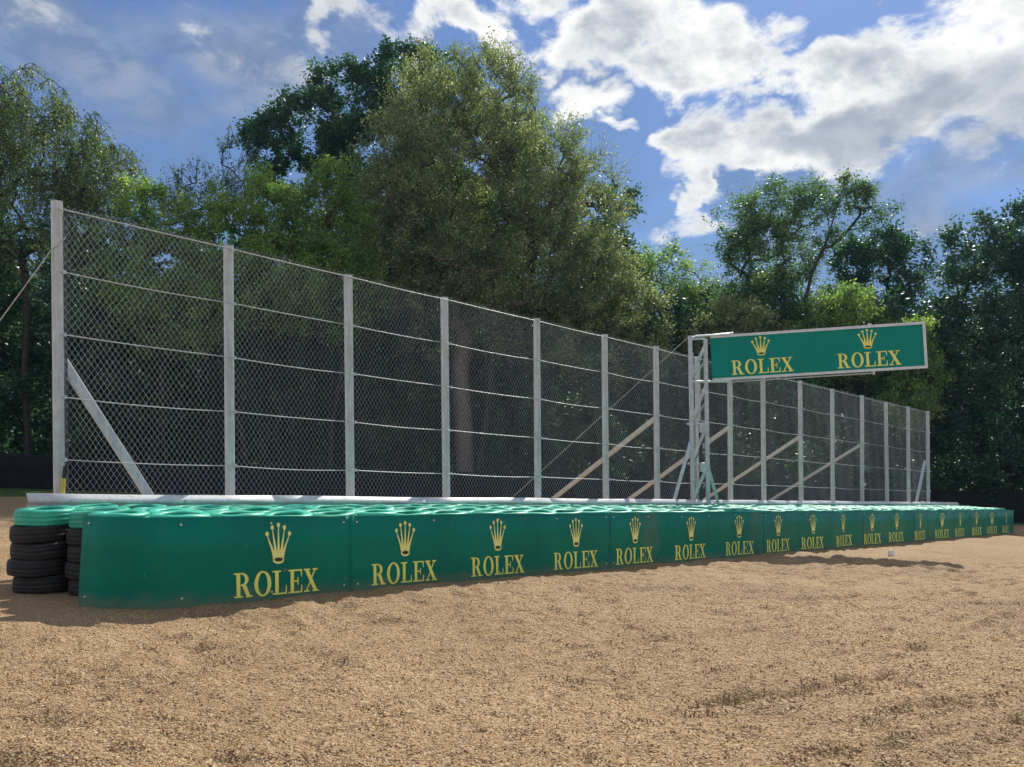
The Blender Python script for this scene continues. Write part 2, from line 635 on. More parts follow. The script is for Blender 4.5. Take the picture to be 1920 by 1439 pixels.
L_OAK = leaf_mat('oak_leaf', (0.016, 0.068, 0.036), (0.034, 0.105, 0.05), (0.095, 0.19, 0.085), 0.36, 0.46, 1.6)
L_WILLOW = leaf_mat('willow_leaf', (0.11, 0.148, 0.09), (0.205, 0.245, 0.135), (0.48, 0.5, 0.3), 0.5, 0.46, 1.6)
L_LIGHT = leaf_mat('sapling_leaf', (0.09, 0.18, 0.055), (0.18, 0.285, 0.085), (0.42, 0.5, 0.18), 0.55, 0.46, 1.6)
L_BIRCH = leaf_mat('birch_leaf', (0.058, 0.105, 0.05), (0.115, 0.17, 0.072), (0.28, 0.32, 0.15), 0.45, 0.46, 1.6)
L_ASH = leaf_mat('ash_leaf', (0.048, 0.115, 0.055), (0.095, 0.185, 0.08), (0.23, 0.34, 0.16), 0.45, 0.46, 1.6)
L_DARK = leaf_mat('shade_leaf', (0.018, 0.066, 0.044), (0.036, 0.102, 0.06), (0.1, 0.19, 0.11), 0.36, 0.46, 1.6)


# ------------------------------------------------------------------ numpy value noise
def vnoise(x, y, seed):
    xi, yi = np.floor(x).astype(np.int64), np.floor(y).astype(np.int64)
    xf, yf = x - xi, y - yi
    xf, yf = xf * xf * (3 - 2 * xf), yf * yf * (3 - 2 * yf)

    def h(a, b):
        n = (a * 374761393 + b * 668265263 + seed * 1442695041) & 0x7FFFFFFF
        n = ((n ^ (n >> 13)) * 1274126177) & 0x7FFFFFFF
        return ((n ^ (n >> 16)) & 0xFFFF) / 65535.0
    a = h(xi, yi) * (1 - xf) + h(xi + 1, yi) * xf
    b = h(xi, yi + 1) * (1 - xf) + h(xi + 1, yi + 1) * xf
    return a * (1 - yf) + b * yf - 0.5


def line_dist(x, y, pts):
    best = np.full(x.shape, 1e9)
    for (a, b) in zip(pts[:-1], pts[1:]):
        dx, dy = b[0] - a[0], b[1] - a[1]
        s = np.clip(((x - a[0]) * dx + (y - a[1]) * dy) / (dx * dx + dy * dy), 0, 1)
        best = np.minimum(best, np.hypot(x - a[0] - s * dx, y - a[1] - s * dy))
    return best


def gpix(x, y):
    """photograph pixel -> point of the sloping gravel"""
    d = pix_dir(x, y)
    Y = EYE / (-d.z - 0.0325 * d.x - 0.115)
    return (d.x * Y, Y)


RUTS = [[gpix(1290, 1325), gpix(1420, 1306), gpix(1560, 1286), gpix(1730, 1264)],
        [gpix(1640, 1345), gpix(1760, 1325), gpix(1900, 1305)],
        [gpix(1780, 1032), gpix(1850, 1040), gpix(1935, 1050)],
        [gpix(1700, 1230), gpix(1850, 1205), gpix(1990, 1175)],
        [gpix(1330, 1262), gpix(1500, 1238), gpix(1760, 1196), gpix(1960, 1150)],
        [gpix(1020, 1225), gpix(1300, 1190), gpix(1600, 1140), gpix(1900, 1092)],
        [gpix(1480, 1420), gpix(1700, 1385), gpix(1960, 1340)],
        [gpix(1420, 1072), gpix(1640, 1060), gpix(1800, 1075)],
        [gpix(1500, 1130), gpix(1640, 1118), gpix(1800, 1140), gpix(1960, 1135)]]
DEEP = [1.7, 1.3, 1.8, 0.8, 0.8, 0.6, 0.8, 1.1, 1.0]


def relief(x, y):
    wx = x + 0.25 * vnoise(x * 1.7, y * 1.7, 5)
    wy = y + 0.25 * vnoise(x * 1.7 + 9, y * 1.7, 6)
    r = 0.10 * vnoise(x * 0.55, y * 0.55, 1)
    r += 0.060 * vnoise(wx * 1.9, wy * 1.9, 2)
    r += 0.066 * vnoise(wx * 4.3, wy * 5.2, 3)
    r += 0.046 * vnoise(wx * 8.5, wy * 10.5, 4)
    r += 0.017 * vnoise(x * 17.0, y * 19.0, 8)
    for i, pl in enumerate(RUTS):
        d = line_dist(x, y, pl)
        r += DEEP[i] * (-0.034 * np.exp(-(d / 0.05) ** 2) + 0.026 * np.exp(-((d - 0.11) / 0.05) ** 2))
    return r


def ground_full(x, y):
    z = ground_xy(x, y)
    dist = np.hypot(x, y)
    n = NX * x + NY * y
    u = UX * x + UY * y
    fade = np.clip((60.0 - dist) / 25.0, 0, 1) * np.where(y > -2, 1, 0)
    # the gravel lies level where the barrier stands
    under = np.clip((np.abs(n - 10.4) - 1.9) / 0.5, 0.0, 1.0)
    under = np.where((u > 1.0) & (u < 38.5), np.maximum(under, 0.12), 1.0)
    bank = 0.034 * np.exp(-((n - 8.28) / 0.22) ** 2) * np.clip(0.45 + 1.3 * vnoise(x * 1.3, y * 1.3, 31), 0, 1.2)
    bank = np.where((u > 3.2) & (u < 35.5), bank, 0.0)
    return z + relief(x, y) * fade * under + bank


def axis(lo_far, lo, hi, hi_far, step):
    core = np.arange(lo, hi, step)
    out, s, v = [], step, hi
    while v < hi_far:
        out.append(v)
        s = min(s * 1.13, 9.0)
        v += s
    out.append(hi_far)
    pre, s, v = [], step, lo
    while v > lo_far:
        s = min(s * 1.13, 9.0)
        v -= s
        pre.append(max(v, lo_far))
    return np.concatenate([np.array(pre[::-1]), core, np.array(out)])


xs = axis(-150, -7.0, 10.5, 150, 0.047)
ys = axis(-30, 3.2, 15.5, 190, 0.047)
GX, GY = np.meshgrid(xs, ys)
GZ = ground_full(GX, GY)
nx_, ny_ = len(xs), len(ys)
idx = np.arange(nx_ * ny_).reshape(ny_, nx_)
quads = np.stack([idx[:-1, :-1].ravel(), idx[:-1, 1:].ravel(), idx[1:, 1:].ravel(), idx[1:, :-1].ravel()], 1)
gm = np_mesh('gravel_ground', np.stack([GX.ravel(), GY.ravel(), GZ.ravel()], 1), quads, [M_GRAVEL], True)
ground = link('gravel_ground', gm)
tag(ground, kind='structure')

# loose stones on the near gravel
NST = 62000
yy = 3.3 + (11.0 - 3.3) * RNG.random(NST * 3) ** 1.9
xx = (RNG.random(NST * 3) * 2 - 1) * (yy * 0.72 + 0.4)
keep = RNG.random(NST * 3) < np.clip(yy * 0.16 + 0.1, 0, 1)
xx, yy = xx[keep][:NST], yy[keep][:NST]
nn_ = NX * xx + NY * yy
uu_ = UX * xx + UY * yy
ok = (nn_ < 8.0) | (uu_ < 1.6)
xx, yy = xx[ok], yy[ok]
K = len(xx)
zz = ground_full(xx, yy)
octa = np.array([(1, 0, 0), (0, 1, 0), (-1, 0, 0), (0, -1, 0), (0, 0, 1), (0, 0, -0.7)], dtype=float)
ofc = np.array([(0, 1, 4), (1, 2, 4), (2, 3, 4), (3, 0, 4), (1, 0, 5), (2, 1, 5), (3, 2, 5), (0, 3, 5)])
sz = (0.0040 + 0.0052 * RNG.random(K) ** 1.6) * (0.9 + 0.05 * yy)
rot = RNG.random(K) * 6.283
asp = 0.6 + 0.5 * RNG.random((K, 3))
pv = octa[None] * asp[:, None, :] * sz[:, None, None]
pv += (RNG.random(pv.shape) - 0.5) * sz[:, None, None] * 0.5
cr, sr = np.cos(rot)[:, None], np.sin(rot)[:, None]
px_, py_ = pv[..., 0] * cr - pv[..., 1] * sr, pv[..., 0] * sr + pv[..., 1] * cr
pv = np.stack([px_ + xx[:, None], py_ + yy[:, None], pv[..., 2] * 0.8 + zz[:, None] + sz[:, None] * 0.25], 2)
sm = np_mesh('loose_gravel', pv.reshape(-1, 3), (ofc[None] + (np.arange(K) * 6)[:, None, None]).reshape(-1, 3), [M_STONE])
att = sm.attributes.new('tint', 'FLOAT', 'POINT')
att.data.foreach_set('value', np.repeat(RNG.random(K), 6).astype(np.float32))
stones = link('loose_gravel', sm)
tag(stones, 'loose tan and pale gravel stones lying on the trap', 'gravel', kind='stuff')

# ------------------------------------------------------------------ tyres
TR, TW = 0.315, 0.1925


def tyre_mesh(name, mat, seg=36, seed=0):
    h = TW / 2
    half = [(0.315, 0.58), (0.311, 0.78), (0.298, 0.92), (0.276, 1.0), (0.222, 0.985), (0.200, 0.93), (0.190, 0.80), (0.192, 0.60), (0.235, 0.45)]
    tread = [(0.3125, 0.55), (0.3125, 0.52), (0.317, 0.49), (0.318, 0.06), (0.3145, 0.03)]
    prof = [(r, -h * z) for (r, z) in half[::-1]] + [(r, -h * z) for (r, z) in tread] + [(r, h * z) for (r, z) in tread[::-1]] + [(r, h * z) for (r, z) in half]
    rr = np.random.default_rng(seed)
    ph = rr.random(4) * 6.28
    k = len(prof)
    vs, fs = [], []
    for i in range(seg):
        a = 2 * math.pi * i / seg
        q = 1 + 0.012 * math.sin(2 * a + ph[0]) + 0.006 * math.sin(3 * a + ph[1])
        dz = 0.006 * math.sin(2 * a + ph[2]) + 0.003 * math.sin(5 * a + ph[3])
        for (r, z) in prof:
            vs.append((r * q * math.cos(a), r * q * math.sin(a), z + dz))
    for i in range(seg):
        for j in range(k):
            a, b = i * k + j, i * k + (j + 1) % k
            c, d = ((i + 1) % seg) * k + (j + 1) % k, ((i + 1) % seg) * k + j
            fs.append((d, c, b, a))
    me = np_mesh(name, vs, fs, [mat], True)
    return me


TY_G = [tyre_mesh('green_tyre', M_TYRE_G, 36, s) for s in range(3)]
TY_K = [tyre_mesh('black_tyre', M_TYRE_K, 40, 10 + s) for s in range(3)]
ROWS = [(8.79, 3.17, 34.6), (9.35, 2.70, 35.2), (9.91, 2.64, 35.9), (10.47, 2.21, 36.6), (11.02, 2.85, 37.3)]
ROW_NAMES = ['the front row behind the banner', 'the second row', 'the middle row', 'the fourth row', 'the back row against the rail']
ORD = 'first second third fourth fifth sixth seventh eighth ninth tenth eleventh twelfth thirteenth fourteenth fifteenth sixteenth'.split()
# the stacks stand plumb and step down the slope
PLUMB = (Vector((0, 0, 1)) * 0.55 + GN * 0.45).normalized()
TU = (UDIR - PLUMB * UDIR.dot(PLUMB)).normalized()
TILT = Matrix((TU, PLUMB.cross(TU), PLUMB)).transposed().to_4x4()
rt = random.Random(5)
under_xf = []
for j, (n0, u0, u1) in enumerate(ROWS):
    u = u0
    i = 0
    while u < u1:
        n = n0 + (rt.uniform(-0.03, 0.03) if i else 0.0)
        base = W(u, n)
        hj = rt.uniform(-0.012, 0.012)
        for lev in range(5):
            jx, jy = rt.gauss(0, 0.012), rt.gauss(0, 0.012)
            tilt = Matrix.Rotation(rt.gauss(0, 0.018), 4, 'X') @ Matrix.Rotation(rt.gauss(0, 0.018), 4, 'Y')
            if i == 0 and j == 3:
                jx += (0.0, -0.035, -0.012, -0.03, 0.012)[lev]
            pos = base + PLUMB * (0.012 + hj + TW * (lev + 0.5)) + UDIR * jx + VDIR * jy
            mw = Matrix.Translation(pos) @ TILT @ (tilt if lev == 4 else Matrix()) @ Matrix.Rotation(rt.uniform(0, 6.28), 4, 'Z')
            shown = lev == 4 or i == 0 and j in (1, 2, 3, 4)
            if not shown:
                under_xf.append(mw)
                continue
            green = lev == 4
            o = link('green_tyre' if green else 'black_tyre', (TY_G if green else TY_K)[rt.randrange(3)])
            o.matrix_world = mw
            if green:
                if i == 0 and j == 3:
                    lab = 'green tyre topping the free-standing leftmost stack beside the banner'
                elif i == 0:
                    lab = 'leftmost green tyre of ' + ROW_NAMES[j]
                elif u + 0.63 >= u1:
                    lab = 'rightmost green tyre of ' + ROW_NAMES[j]
                else:
                    lab = 'green tyre of ' + ROW_NAMES[j] + ', level with the ' + ORD[min(15, max(0, int(round((u - 2.73) / 2.238))))] + ' fence post'
                tag(o, lab, 'tyre', 'green tyres topping ' + ROW_NAMES[j])
            else:
                nth = ('lowest black tyre', 'second black tyre up', 'third black tyre up', 'highest black tyre')[lev]
                where = {3: 'in the leftmost stack', 2: 'in the stack half hidden by the banner end',
                         1: 'in the end stack behind the banner edge', 4: 'in the end stack next to the rail end'}[j]
                tag(o, nth + ' ' + where, 'tyre', 'black tyres of the end stacks')
        u += 0.632 + rt.uniform(-0.012, 0.02)
        i += 1

# the tyres underneath, which the photograph shows nothing of one by one
lk = tyre_mesh('tmp', M_TYRE_K, 14, 3)
lv = np.empty(len(lk.vertices) * 3, dtype=np.float32)
lk.vertices.foreach_get('co', lv)
# a lighter ring for the hidden ones
seg = 10
ringp = [(0.205, -TW * .45), (0.262, -TW * .5), (0.31, -TW * .4), (0.316, TW * .4 - 0.01), (0.262, TW * .5 - 0.004), (0.205, TW * .42)]
rv = np.array([(r * math.cos(6.28318 * i / seg), r * math.sin(6.28318 * i / seg), z) for i in range(seg) for (r, z) in ringp])
rf = np.array([(((i + 1) % seg) * 6 + j, ((i + 1) % seg) * 6 + (j + 1) % 6, i * 6 + (j + 1) % 6, i * 6 + j) for i in range(seg) for j in range(6)])
allv = np.concatenate([rv @ np.array(m.to_3x3()).T + np.array(m.translation) for m in under_xf])
allf = np.concatenate([rf + i * len(rv) for i in range(len(under_xf))])
bpy.data.meshes.remove(lk)
core = link('tyre_wall_filling', np_mesh('tyre_wall_filling', allv, allf, [M_TYRE_K], True))
tag(core, 'black rubber tyres stacked underneath the green ones', 'tyres', kind='stuff')

# ------------------------------------------------------------------ printed marks: polygons in a unit frame
def ell(cx, cy, rx, ry, n=18, a0=0.0, a1=2 * math.pi):
    return [(cx + rx * math.cos(a0 + (a1 - a0) * i / n), cy + ry * math.sin(a0 + (a1 - a0) * i / n)) for i in range(n + (0 if abs(a1 - a0 - 2 * math.pi) < 1e-6 else 1))]


def ring_quads(outer, inner, closed=True):
    n = len(outer)
    r = range(n if closed else n - 1)
    return [[outer[i], outer[(i + 1) % n], inner[(i + 1) % n], inner[i]] for i in r]


def rect(x0, y0, x1, y1):
    return [(x0, y0), (x1, y0), (x1, y1), (x0, y1)]


def letter(ch):
    P = []
    if ch == 'R':
        P += [rect(.12, .065, .31, .935), rect(0, 0, .43, .065), rect(0, .935, .31, 1)]
        o = ell(.36, .735, .36, .265, 14, -math.pi / 2, math.pi / 2)
        q = ell(.36, .735, .18, .205, 14, -math.pi / 2, math.pi / 2)
        P += ring_quads(o, q, False)
        P += [rect(.31, .47, .36, .53), rect(.31, .94, .36, 1)]
        P += [[(.40, .47), (.60, .50), (.80, .065), (.60, .065)], rect(.58, 0, .92, .065)]
        return P, .95
    if ch == 'O':
        return ring_quads(ell(.44, .5, .44, .525, 32), ell(.44, .5, .245, .455, 32)), .90
    if ch == 'L':
        P += [rect(.12, .065, .31, .935), rect(0, .935, .45, 1), rect(0, 0, .76, .065), [(.68, .065), (.76, .065), (.76, .36), (.715, .36)]]
        return P, .79
    if ch == 'E':
        P += [rect(.12, .065, .31, .935), rect(0, .935, .76, 1), rect(0, 0, .78, .065), [(.69, .065), (.78, .065), (.78, .33), (.735, .33)],
              [(.72, .68), (.76, .68), (.76, .935), (.67, .935)], rect(.31, .47, .52, .535), rect(.52, .34, .57, .66)]
        return P, .81
    P += [[(.08, .935), (.30, .935), (.80, .065), (.58, .065)], [(.62, .935), (.70, .935), (.485, .56), (.45, .63)],
          [(.13, .065), (.21, .065), (.435, .44), (.40, .51)],
          rect(0, .935, .38, 1), rect(.52, .935, .82, 1), rect(.02, 0, .34, .065), rect(.50, 0, .88, .065)]
    return P, .88


WORD = []
x0 = 0.0
for ch in 'ROLEX':
    ps, adv = letter(ch)
    WORD += [[(a + x0, b) for (a, b) in p] for p in ps]
    x0 += adv + 0.06
WORD_W = x0 - 0.06

CROWN, CROWN_HOLE = [], []
for (bx, by, px0) in ((-.435, .73, -.205), (-.235, .88, -.108), (0, .94, 0), (.235, .88, .108), (.435, .73, .205)):
    CROWN.append(ell(bx, by, .066, .058, 14))
    CROWN.append([(px0 - .052, .30), (px0 + .052, .30), (bx * .985 + .014, by - .045), (bx * .985 - .014, by - .045)])
CROWN.append([(-.205, .11), (.205, .11), (.268, .31), (-.268, .31)])
CROWN.append([(.268, .31), (.205, .28), (.41, .60), (.428, .685)])
CROWN.append([(-.205, .28), (-.268, .31), (-.428, .685), (-.41, .60)])
CROWN.append(ell(0, .09, .222, .09, 24))
CROWN_HOLE.append(ell(0, .105, .168, .05, 20))


def mark_mesh(name, polys, place, mats, layer=0.0006, base=0.004, second=None):
    """place(a, b, off) -> world point"""
    mb = MB()
    for i, p in enumerate(polys):
        mb.add([place(a, b, base + layer * (i % 9)) for (a, b) in p], [tuple(range(len(p)))], 0)
    for p in (second or []):
        mb.add([place(a, b, base + layer * 11) for (a, b) in p], [tuple(range(len(p)))], 1)
    return mb


# ------------------------------------------------------------------ banner along the tyre wall
ctrl = [(2.30, 9.06), (2.46, 8.74), (2.78, 8.44), (3.3, 8.30), (4.1, 8.29), (5.1, 8.36), (6.4, 8.40), (8.0, 8.40), (12.0, 8.40), (35.0, 8.40)]


def cr_spline(pts, step=0.03):
    P = [np.array(p) for p in pts]
    P = [2 * P[0] - P[1]] + P + [2 * P[-1] - P[-2]]
    out = []
    for i in range(1, len(P) - 2):
        p0, p1, p2, p3 = P[i - 1:i + 3]
        L = np.linalg.norm(p2 - p1)
        n = max(2, int(L / step))
        if L > 10:
            out += [p1 + (p2 - p1) * q / n for q in range(n)]
            continue
        d0, d1, d2 = (np.linalg.norm(b - a) ** 0.5 for a, b in ((p0, p1), (p1, p2), (p2, p3)))
        m1 = (p2 - p1) + d1 * ((p1 - p0) / d0 - (p2 - p0) / (d0 + d1))
        m2 = (p2 - p1) + d1 * ((p3 - p2) / d2 - (p3 - p1) / (d1 + d2))
        for q in range(n):
            s = q / n
            out.append((2 * s ** 3 - 3 * s ** 2 + 1) * p1 + (s ** 3 - 2 * s ** 2 + s) * m1 + (-2 * s ** 3 + 3 * s ** 2) * p2 + (s ** 3 - s ** 2) * m2)
    out.append(P[-2])
    return np.array(out)


path = cr_spline(ctrl)
arc = np.concatenate([[0], np.cumsum(np.linalg.norm(np.diff(path, axis=0), axis=1))])
# the sheet bellies between its fixings, more so towards the far end
wave = 0.008 + 0.020 * np.clip((path[:, 0] - 9.0) / 12.0, 0, 1)
path[:, 1] += -wave * (1.2 + np.sin(path[:, 0] * 2.1 + 0.6) + 0.6 * np.sin(path[:, 0] * 4.7)) * np.clip((path[:, 0] - 5) / 3, 0, 1)
SMAX = arc[-1]
P_TOP, P_BOT = 0.965, -0.10


def banner_pt(s, h, off=0.0):
    q0 = np.array([np.interp(s, arc, path[:, 0]), np.interp(s, arc, path[:, 1])])
    qa = np.array([np.interp(s - 0.04, arc, path[:, 0]), np.interp(s - 0.04, arc, path[:, 1])])
    qb = np.array([np.interp(s + 0.04, arc, path[:, 0]), np.interp(s + 0.04, arc, path[:, 1])])
    if s < 0.04:
        qa = q0
    t = qb - qa
    t /= np.linalg.norm(t)
    nrm = np.array([t[1], -t[0]])              # towards the track
    flare = 0.05 * math.exp(-(s / 1.0) ** 2) * (1 - np.clip(h / P_TOP, 0, 1)) + 0.012 * math.sin(3.1 * s) * (h / P_TOP)
    q = q0 + nrm * (off + flare) - t * 0.03 * math.exp(-(s / 0.5) ** 2) * (1 - h / P_TOP)
    sag = -0.012 * (0.5 + 0.5 * math.sin(s * 1.9 + 1.0)) * max(0.0, h / P_TOP) - 0.05 * max(0.0, (s - 12) / 22) * max(0.0, h / P_TOP)
    return W(q[0], q[1], h + sag)


def s_of_u(u):
    return float(np.interp(u, path[:, 0], arc))


LOGO_X = [519, 757, 931, 1078, 1188, 1293, 1383, 1457, 1523, 1579, 1633, 1679, 1723, 1764, 1798, 1829, 1858, 1885]
path_px = np.array([960 + FPX * (UX * q[0] + NX * q[1]) / (UY * q[0] + NY * q[1]) for q in path])
LOGO_S = [float(np.interp(x, path_px[20:], arc[20:])) for x in LOGO_X]
seams_u = [5.12, 10.22, 15.40, 20.60, 24.2, 29.6]
seams = [0.0] + [s_of_u(u) for u in seams_u] + [SMAX - 0.01]
banner = empty('barrier_banner', W(path[0, 0], path[0, 1]))
tag(banner, 'long green banner with yellow crowns and lettering wrapped along the tyre wall', 'banner')
bolt_mb = MB().tube([(0, 0, -0.004), (0, 0, 0.006)], 0.013, 8)
bolt_src = None
for pi in range(len(seams) - 1):
    a, b = seams[pi] + (0.0 if pi == 0 else 0.0008), seams[pi + 1] - 0.0008
    lift = 0.0
    ss = np.linspace(a, b, max(4, int((b - a) / 0.06)))
    hs = [P_BOT, 0.25, 0.6, P_TOP]
    mb = MB()
    g = [[banner_pt(s, h, lift + 0.004) for s in ss] for h in hs]
    gb = [[banner_pt(s, h, lift - 0.006) for s in ss] for h in hs]
    nc, nr = len(ss), len(hs)
    vs = [p for r in g for p in r] + [p for r in gb for p in r]
    o2 = nc * nr
    fs = []
    for r in range(nr - 1):
        for c in range(nc - 1):
            i0 = r * nc + c
            fs.append((i0, i0 + 1, i0 + nc + 1, i0 + nc))
            fs.append((o2 + i0, o2 + i0 + nc, o2 + i0 + nc + 1, o2 + i0 + 1))
    for c in range(nc - 1):
        t0 = (nr - 1) * nc + c
        fs.append((t0, t0 + 1, o2 + t0 + 1, o2 + t0))
    for r in range(nr - 1):
        fs.append((r * nc, (r + 1) * nc, o2 + (r + 1) * nc, o2 + r * nc))
        e0 = r * nc + nc - 1
        fs.append((e0, o2 + e0, o2 + e0 + nc, e0 + nc))
    mb.add(vs, fs, 0, True)
    panel = mb.build('panel', M_BANNER, banner)
    for sc in LOGO_S:
        if not (a <= sc < b):
            continue
        Wd, Hd, cw, chh = 1.06, 0.275, 0.315, 0.475
        kx = Wd / WORD_W
        m1 = mark_mesh('lettering', WORD, lambda p, q, off: banner_pt(sc - Wd / 2 + p * kx, 0.062 + q * Hd, off + lift + 0.004), None)
        m1.build('lettering', M_LETTER, panel)
        m2 = mark_mesh('crown_emblem', CROWN, lambda p, q, off: banner_pt(sc + p * cw / 1.0, 0.415 + q * chh, off + lift + 0.004), None, second=CROWN_HOLE)
        m2.build('crown_emblem', [M_CROWN, M_HOLE], panel)
    ns = max(2, int(round((b - a) / 1.15)))
    for q in range(ns + 1):
        s = a + 0.10 + (b - a - 0.20) * q / ns
        for h in ((0.885, 0.10) if s < 9 else (0.885,)):
            p = banner_pt(s, h, lift + 0.005)
            nrm = (banner_pt(s, h, lift + 0.02) - p).normalized()
            bm_ = MB().tube([p, p + nrm * 0.007], 0.0125, 8)
            bm_.build('bolt', M_ALU, panel, p)

# ------------------------------------------------------------------ steel guard rail behind the tyres
rail = empty('guard_rail', W(2.3, 11.47))
tag(rail, 'grey steel guard rail running behind the green tyres', 'guard rail')
wprof = [(0.030, 0.000), (0.030, 0.012), (0.005, 0.028), (-0.045, 0.045), (-0.055, 0.075), (-0.050, 0.100), (0.000, 0.128), (0.006, 0.155),
         (0.000, 0.172), (-0.050, 0.195), (-0.058, 0.215), (-0.052, 0.236), (-0.030, 0.262), (0.018, 0.304), (0.030, 0.312)]


def beam(u0, u1, n0, htop, dn):
    mb = MB()
    us = np.linspace(u0, u1, 6)
    vs, fs = [], []
    k = len(wprof)
    for u in us:
        jit = 0.006 * math.sin(u * 1.3)
        for (dx, z) in wprof:
            vs.append(W(u, n0 + dx + dn, htop - 0.312 + z + jit))
    for u in us:
        jit = 0.006 * math.sin(u * 1.3)
        for (dx, z) in wprof:
            vs.append(W(u, n0 + dx + dn + 0.006, htop - 0.312 + z * 0.985 + jit))
    o2 = len(us) * k
    for i in range(len(us) - 1):
        for j in range(k - 1):
            q = i * k + j
            fs.append((q, q + 1, q + k + 1, q + k))
            fs.append((o2 + q, o2 + q + k, o2 + q + k + 1, o2 + q + 1))
        q = i * k + k - 1
        fs.append((q, o2 + q, o2 + q + k, q + k))
        q = i * k
        fs.append((q, q + k, o2 + q + k, o2 + q))
    for j in range(k - 1):
        fs.append((j, o2 + j, o2 + j + 1, j + 1))
        q = (len(us) - 1) * k + j
        fs.append((q, q + 1, o2 + q + 1, o2 + q))
    mb.add(vs, fs, 0, True)
    return mb


ub, nb_ = 2.25, 0
while ub < 38.5:
    ue = min(ub + 3.35, 38.75)
    for lv_, ht in enumerate((1.128, 0.79, 0.45)):
        beam(ub, ue, 11.44, ht, 0.007 * (nb_ % 2)).build('beam', M_RAIL, rail)
    ub = ue - 0.18
    nb_ += 1
for i in range(19):
    u = 2.62 + 2.0 * i
    if u < 38.6:
        MB().bar(W(u, 11.535, -0.3), W(u, 11.535, 1.02), 0.09, 0.06, (UX, UY, 0)).build('rail_post', M_GALV, rail)

# ------------------------------------------------------------------ catch fence
FN = 11.90
POST_X = [110, 430, 656, 836, 1007, 1135, 1231, 1309, 1368, 1431, 1501, 1560, 1615, 1662, 1702, 1739]
PU = [un_at_px(x, FN) for x in POST_X]
FU0, NPOST = PU[0], 16
PH = 5.06
fence = empty('catch_fence', W(FU0, FN))
tag(fence, 'tall grey chain link catch fence on steel posts behind the tyre wall', 'fence')
Uv, Nv = Vector((UX, UY, 0)), Vector((NX, NY, 0))
post_me = None
WIRES = [5.005, 4.15, 3.295, 2.44, 1.585, 0.73]
rp = random.Random(3)
for i in range(NPOST):
    u = PU[i]
    hgt = PH + (0.05 if i == 0 else rp.uniform(-0.015, 0.03))
    b0 = W(u, FN, -0.35)
    lean = Uv * rp.uniform(-0.012, 0.012) + Nv * rp.uniform(-0.02, 0.02)
    mb = MB().bar(b0, W(u, FN, hgt) + lean, 0.122, 0.112, Uv, 0.010)
    p = mb.build('post', M_POST, fence, W(u, FN))
    for hw in WIRES[1:5]:
        c = W(u + 0.064, FN - 0.072, hw)
        MB().box(c, Uv, Nv, (0, 0, 1), 0.035, 0.03, 0.05).build('clip', M_GALV, p, c)
    MB().box(W(u, FN, hgt + 0.006) + lean, Uv, Nv, (0, 0, 1), 0.13, 0.12, 0.012).build('cap', M_GALV, p)
# wire ropes
for k_, hw in enumerate(WIRES):
    pts = []
    for i in range(NPOST - 1):
        for q in range(6):
            s = q / 6.0
            sg = (0.008 + 0.028 * (((i * 7 + k_ * 3) % 5) / 5.0)) * (0.4 if k_ == 0 else 1.0) * 4 * s * (1 - s)
            pts.append(W(PU[i] + (PU[i + 1] - PU[i]) * s, FN - 0.069, hw - sg))
    pts.append(W(PU[15], FN - 0.069, hw))
    MB().tube(pts, 0.0075 if k_ else 0.009, 6).build('wire_rope', M_ROPE, fence)
# chain link: a few bay widths, each mesh shared by the bays of that width
def chain_link(LW):
    CW, CH, r_ = 0.0799, 0.122, 0.0017
    nz = int(round(LW / (CW / 2)))
    stepx = LW / nz
    rows = int((5.03 - 0.10) / (CH / 2))
    zs = 5.005 + 0.066 - np.arange(rows + 1) * CH / 2
    ii = np.arange(nz)[:, None]
    right = ((np.arange(rows + 1)[None] + ii) % 2 == 0)
    xk = np.where(right, (ii + 1) * stepx - 0.0005, ii * stepx + 0.0005) + 0.005 * np.sin(zs[None] * 3.0 + ii * 0.4) + 0.004 * np.sin(zs[None] * 1.1 + ii * 0.15)
    yk = np.where(right, 0.0028, -0.0028) + 0.016 * np.sin(zs[None] * 2.1 + ii * 0.09) + 0.008 * np.sin(ii * 0.31 + zs[None])
    zk = zs[None] + 0.006 * np.sin(ii * 0.22 + zs[None] * 0.7) - 0.1027 * xk
    off = np.array([(0.0, -1.0), (0.87, 0.5), (-0.87, 0.5)]) * r_
    v = np.stack([xk[..., None] + off[:, 0] * 1.25, yk[..., None] + off[:, 1], np.repeat(zk[..., None], 3, 2)], 3).reshape(-1, 3)
    b_ = (ii * (rows + 1) + np.arange(1, rows + 1)[None]).ravel() * 3
    f = np.concatenate([np.stack([b_ - 3 + e, b_ - 3 + (e + 1) % 3, b_ + (e + 1) % 3, b_ + e], 1) for e in range(3)])
    return np_mesh('mesh_panel', v, f, [M_WIRE])


LINKS = {}
for i in range(NPOST - 1):
    wd = PU[i + 1] - PU[i]
    key = round(wd * 5) / 5.0
    if key not in LINKS:
        LINKS[key] = chain_link(key)
    o = link('mesh_panel', LINKS[key], fence)
    o.location = W(PU[i], FN - 0.062) - W(FU0, FN)
    o.rotation_euler = (0, 0, math.atan2(UY, UX))
    o.scale = (wd / key, 1, 1)
    o['kind'] = 'stuff'
# tension strip beside the first post
MB().bar(W(FU0 + 0.085, FN - 0.03, 0.2), W(FU0 + 0.085, FN - 0.03, 4.98), 0.04, 0.012, Uv).build('tension_bar', M_DARK, fence)
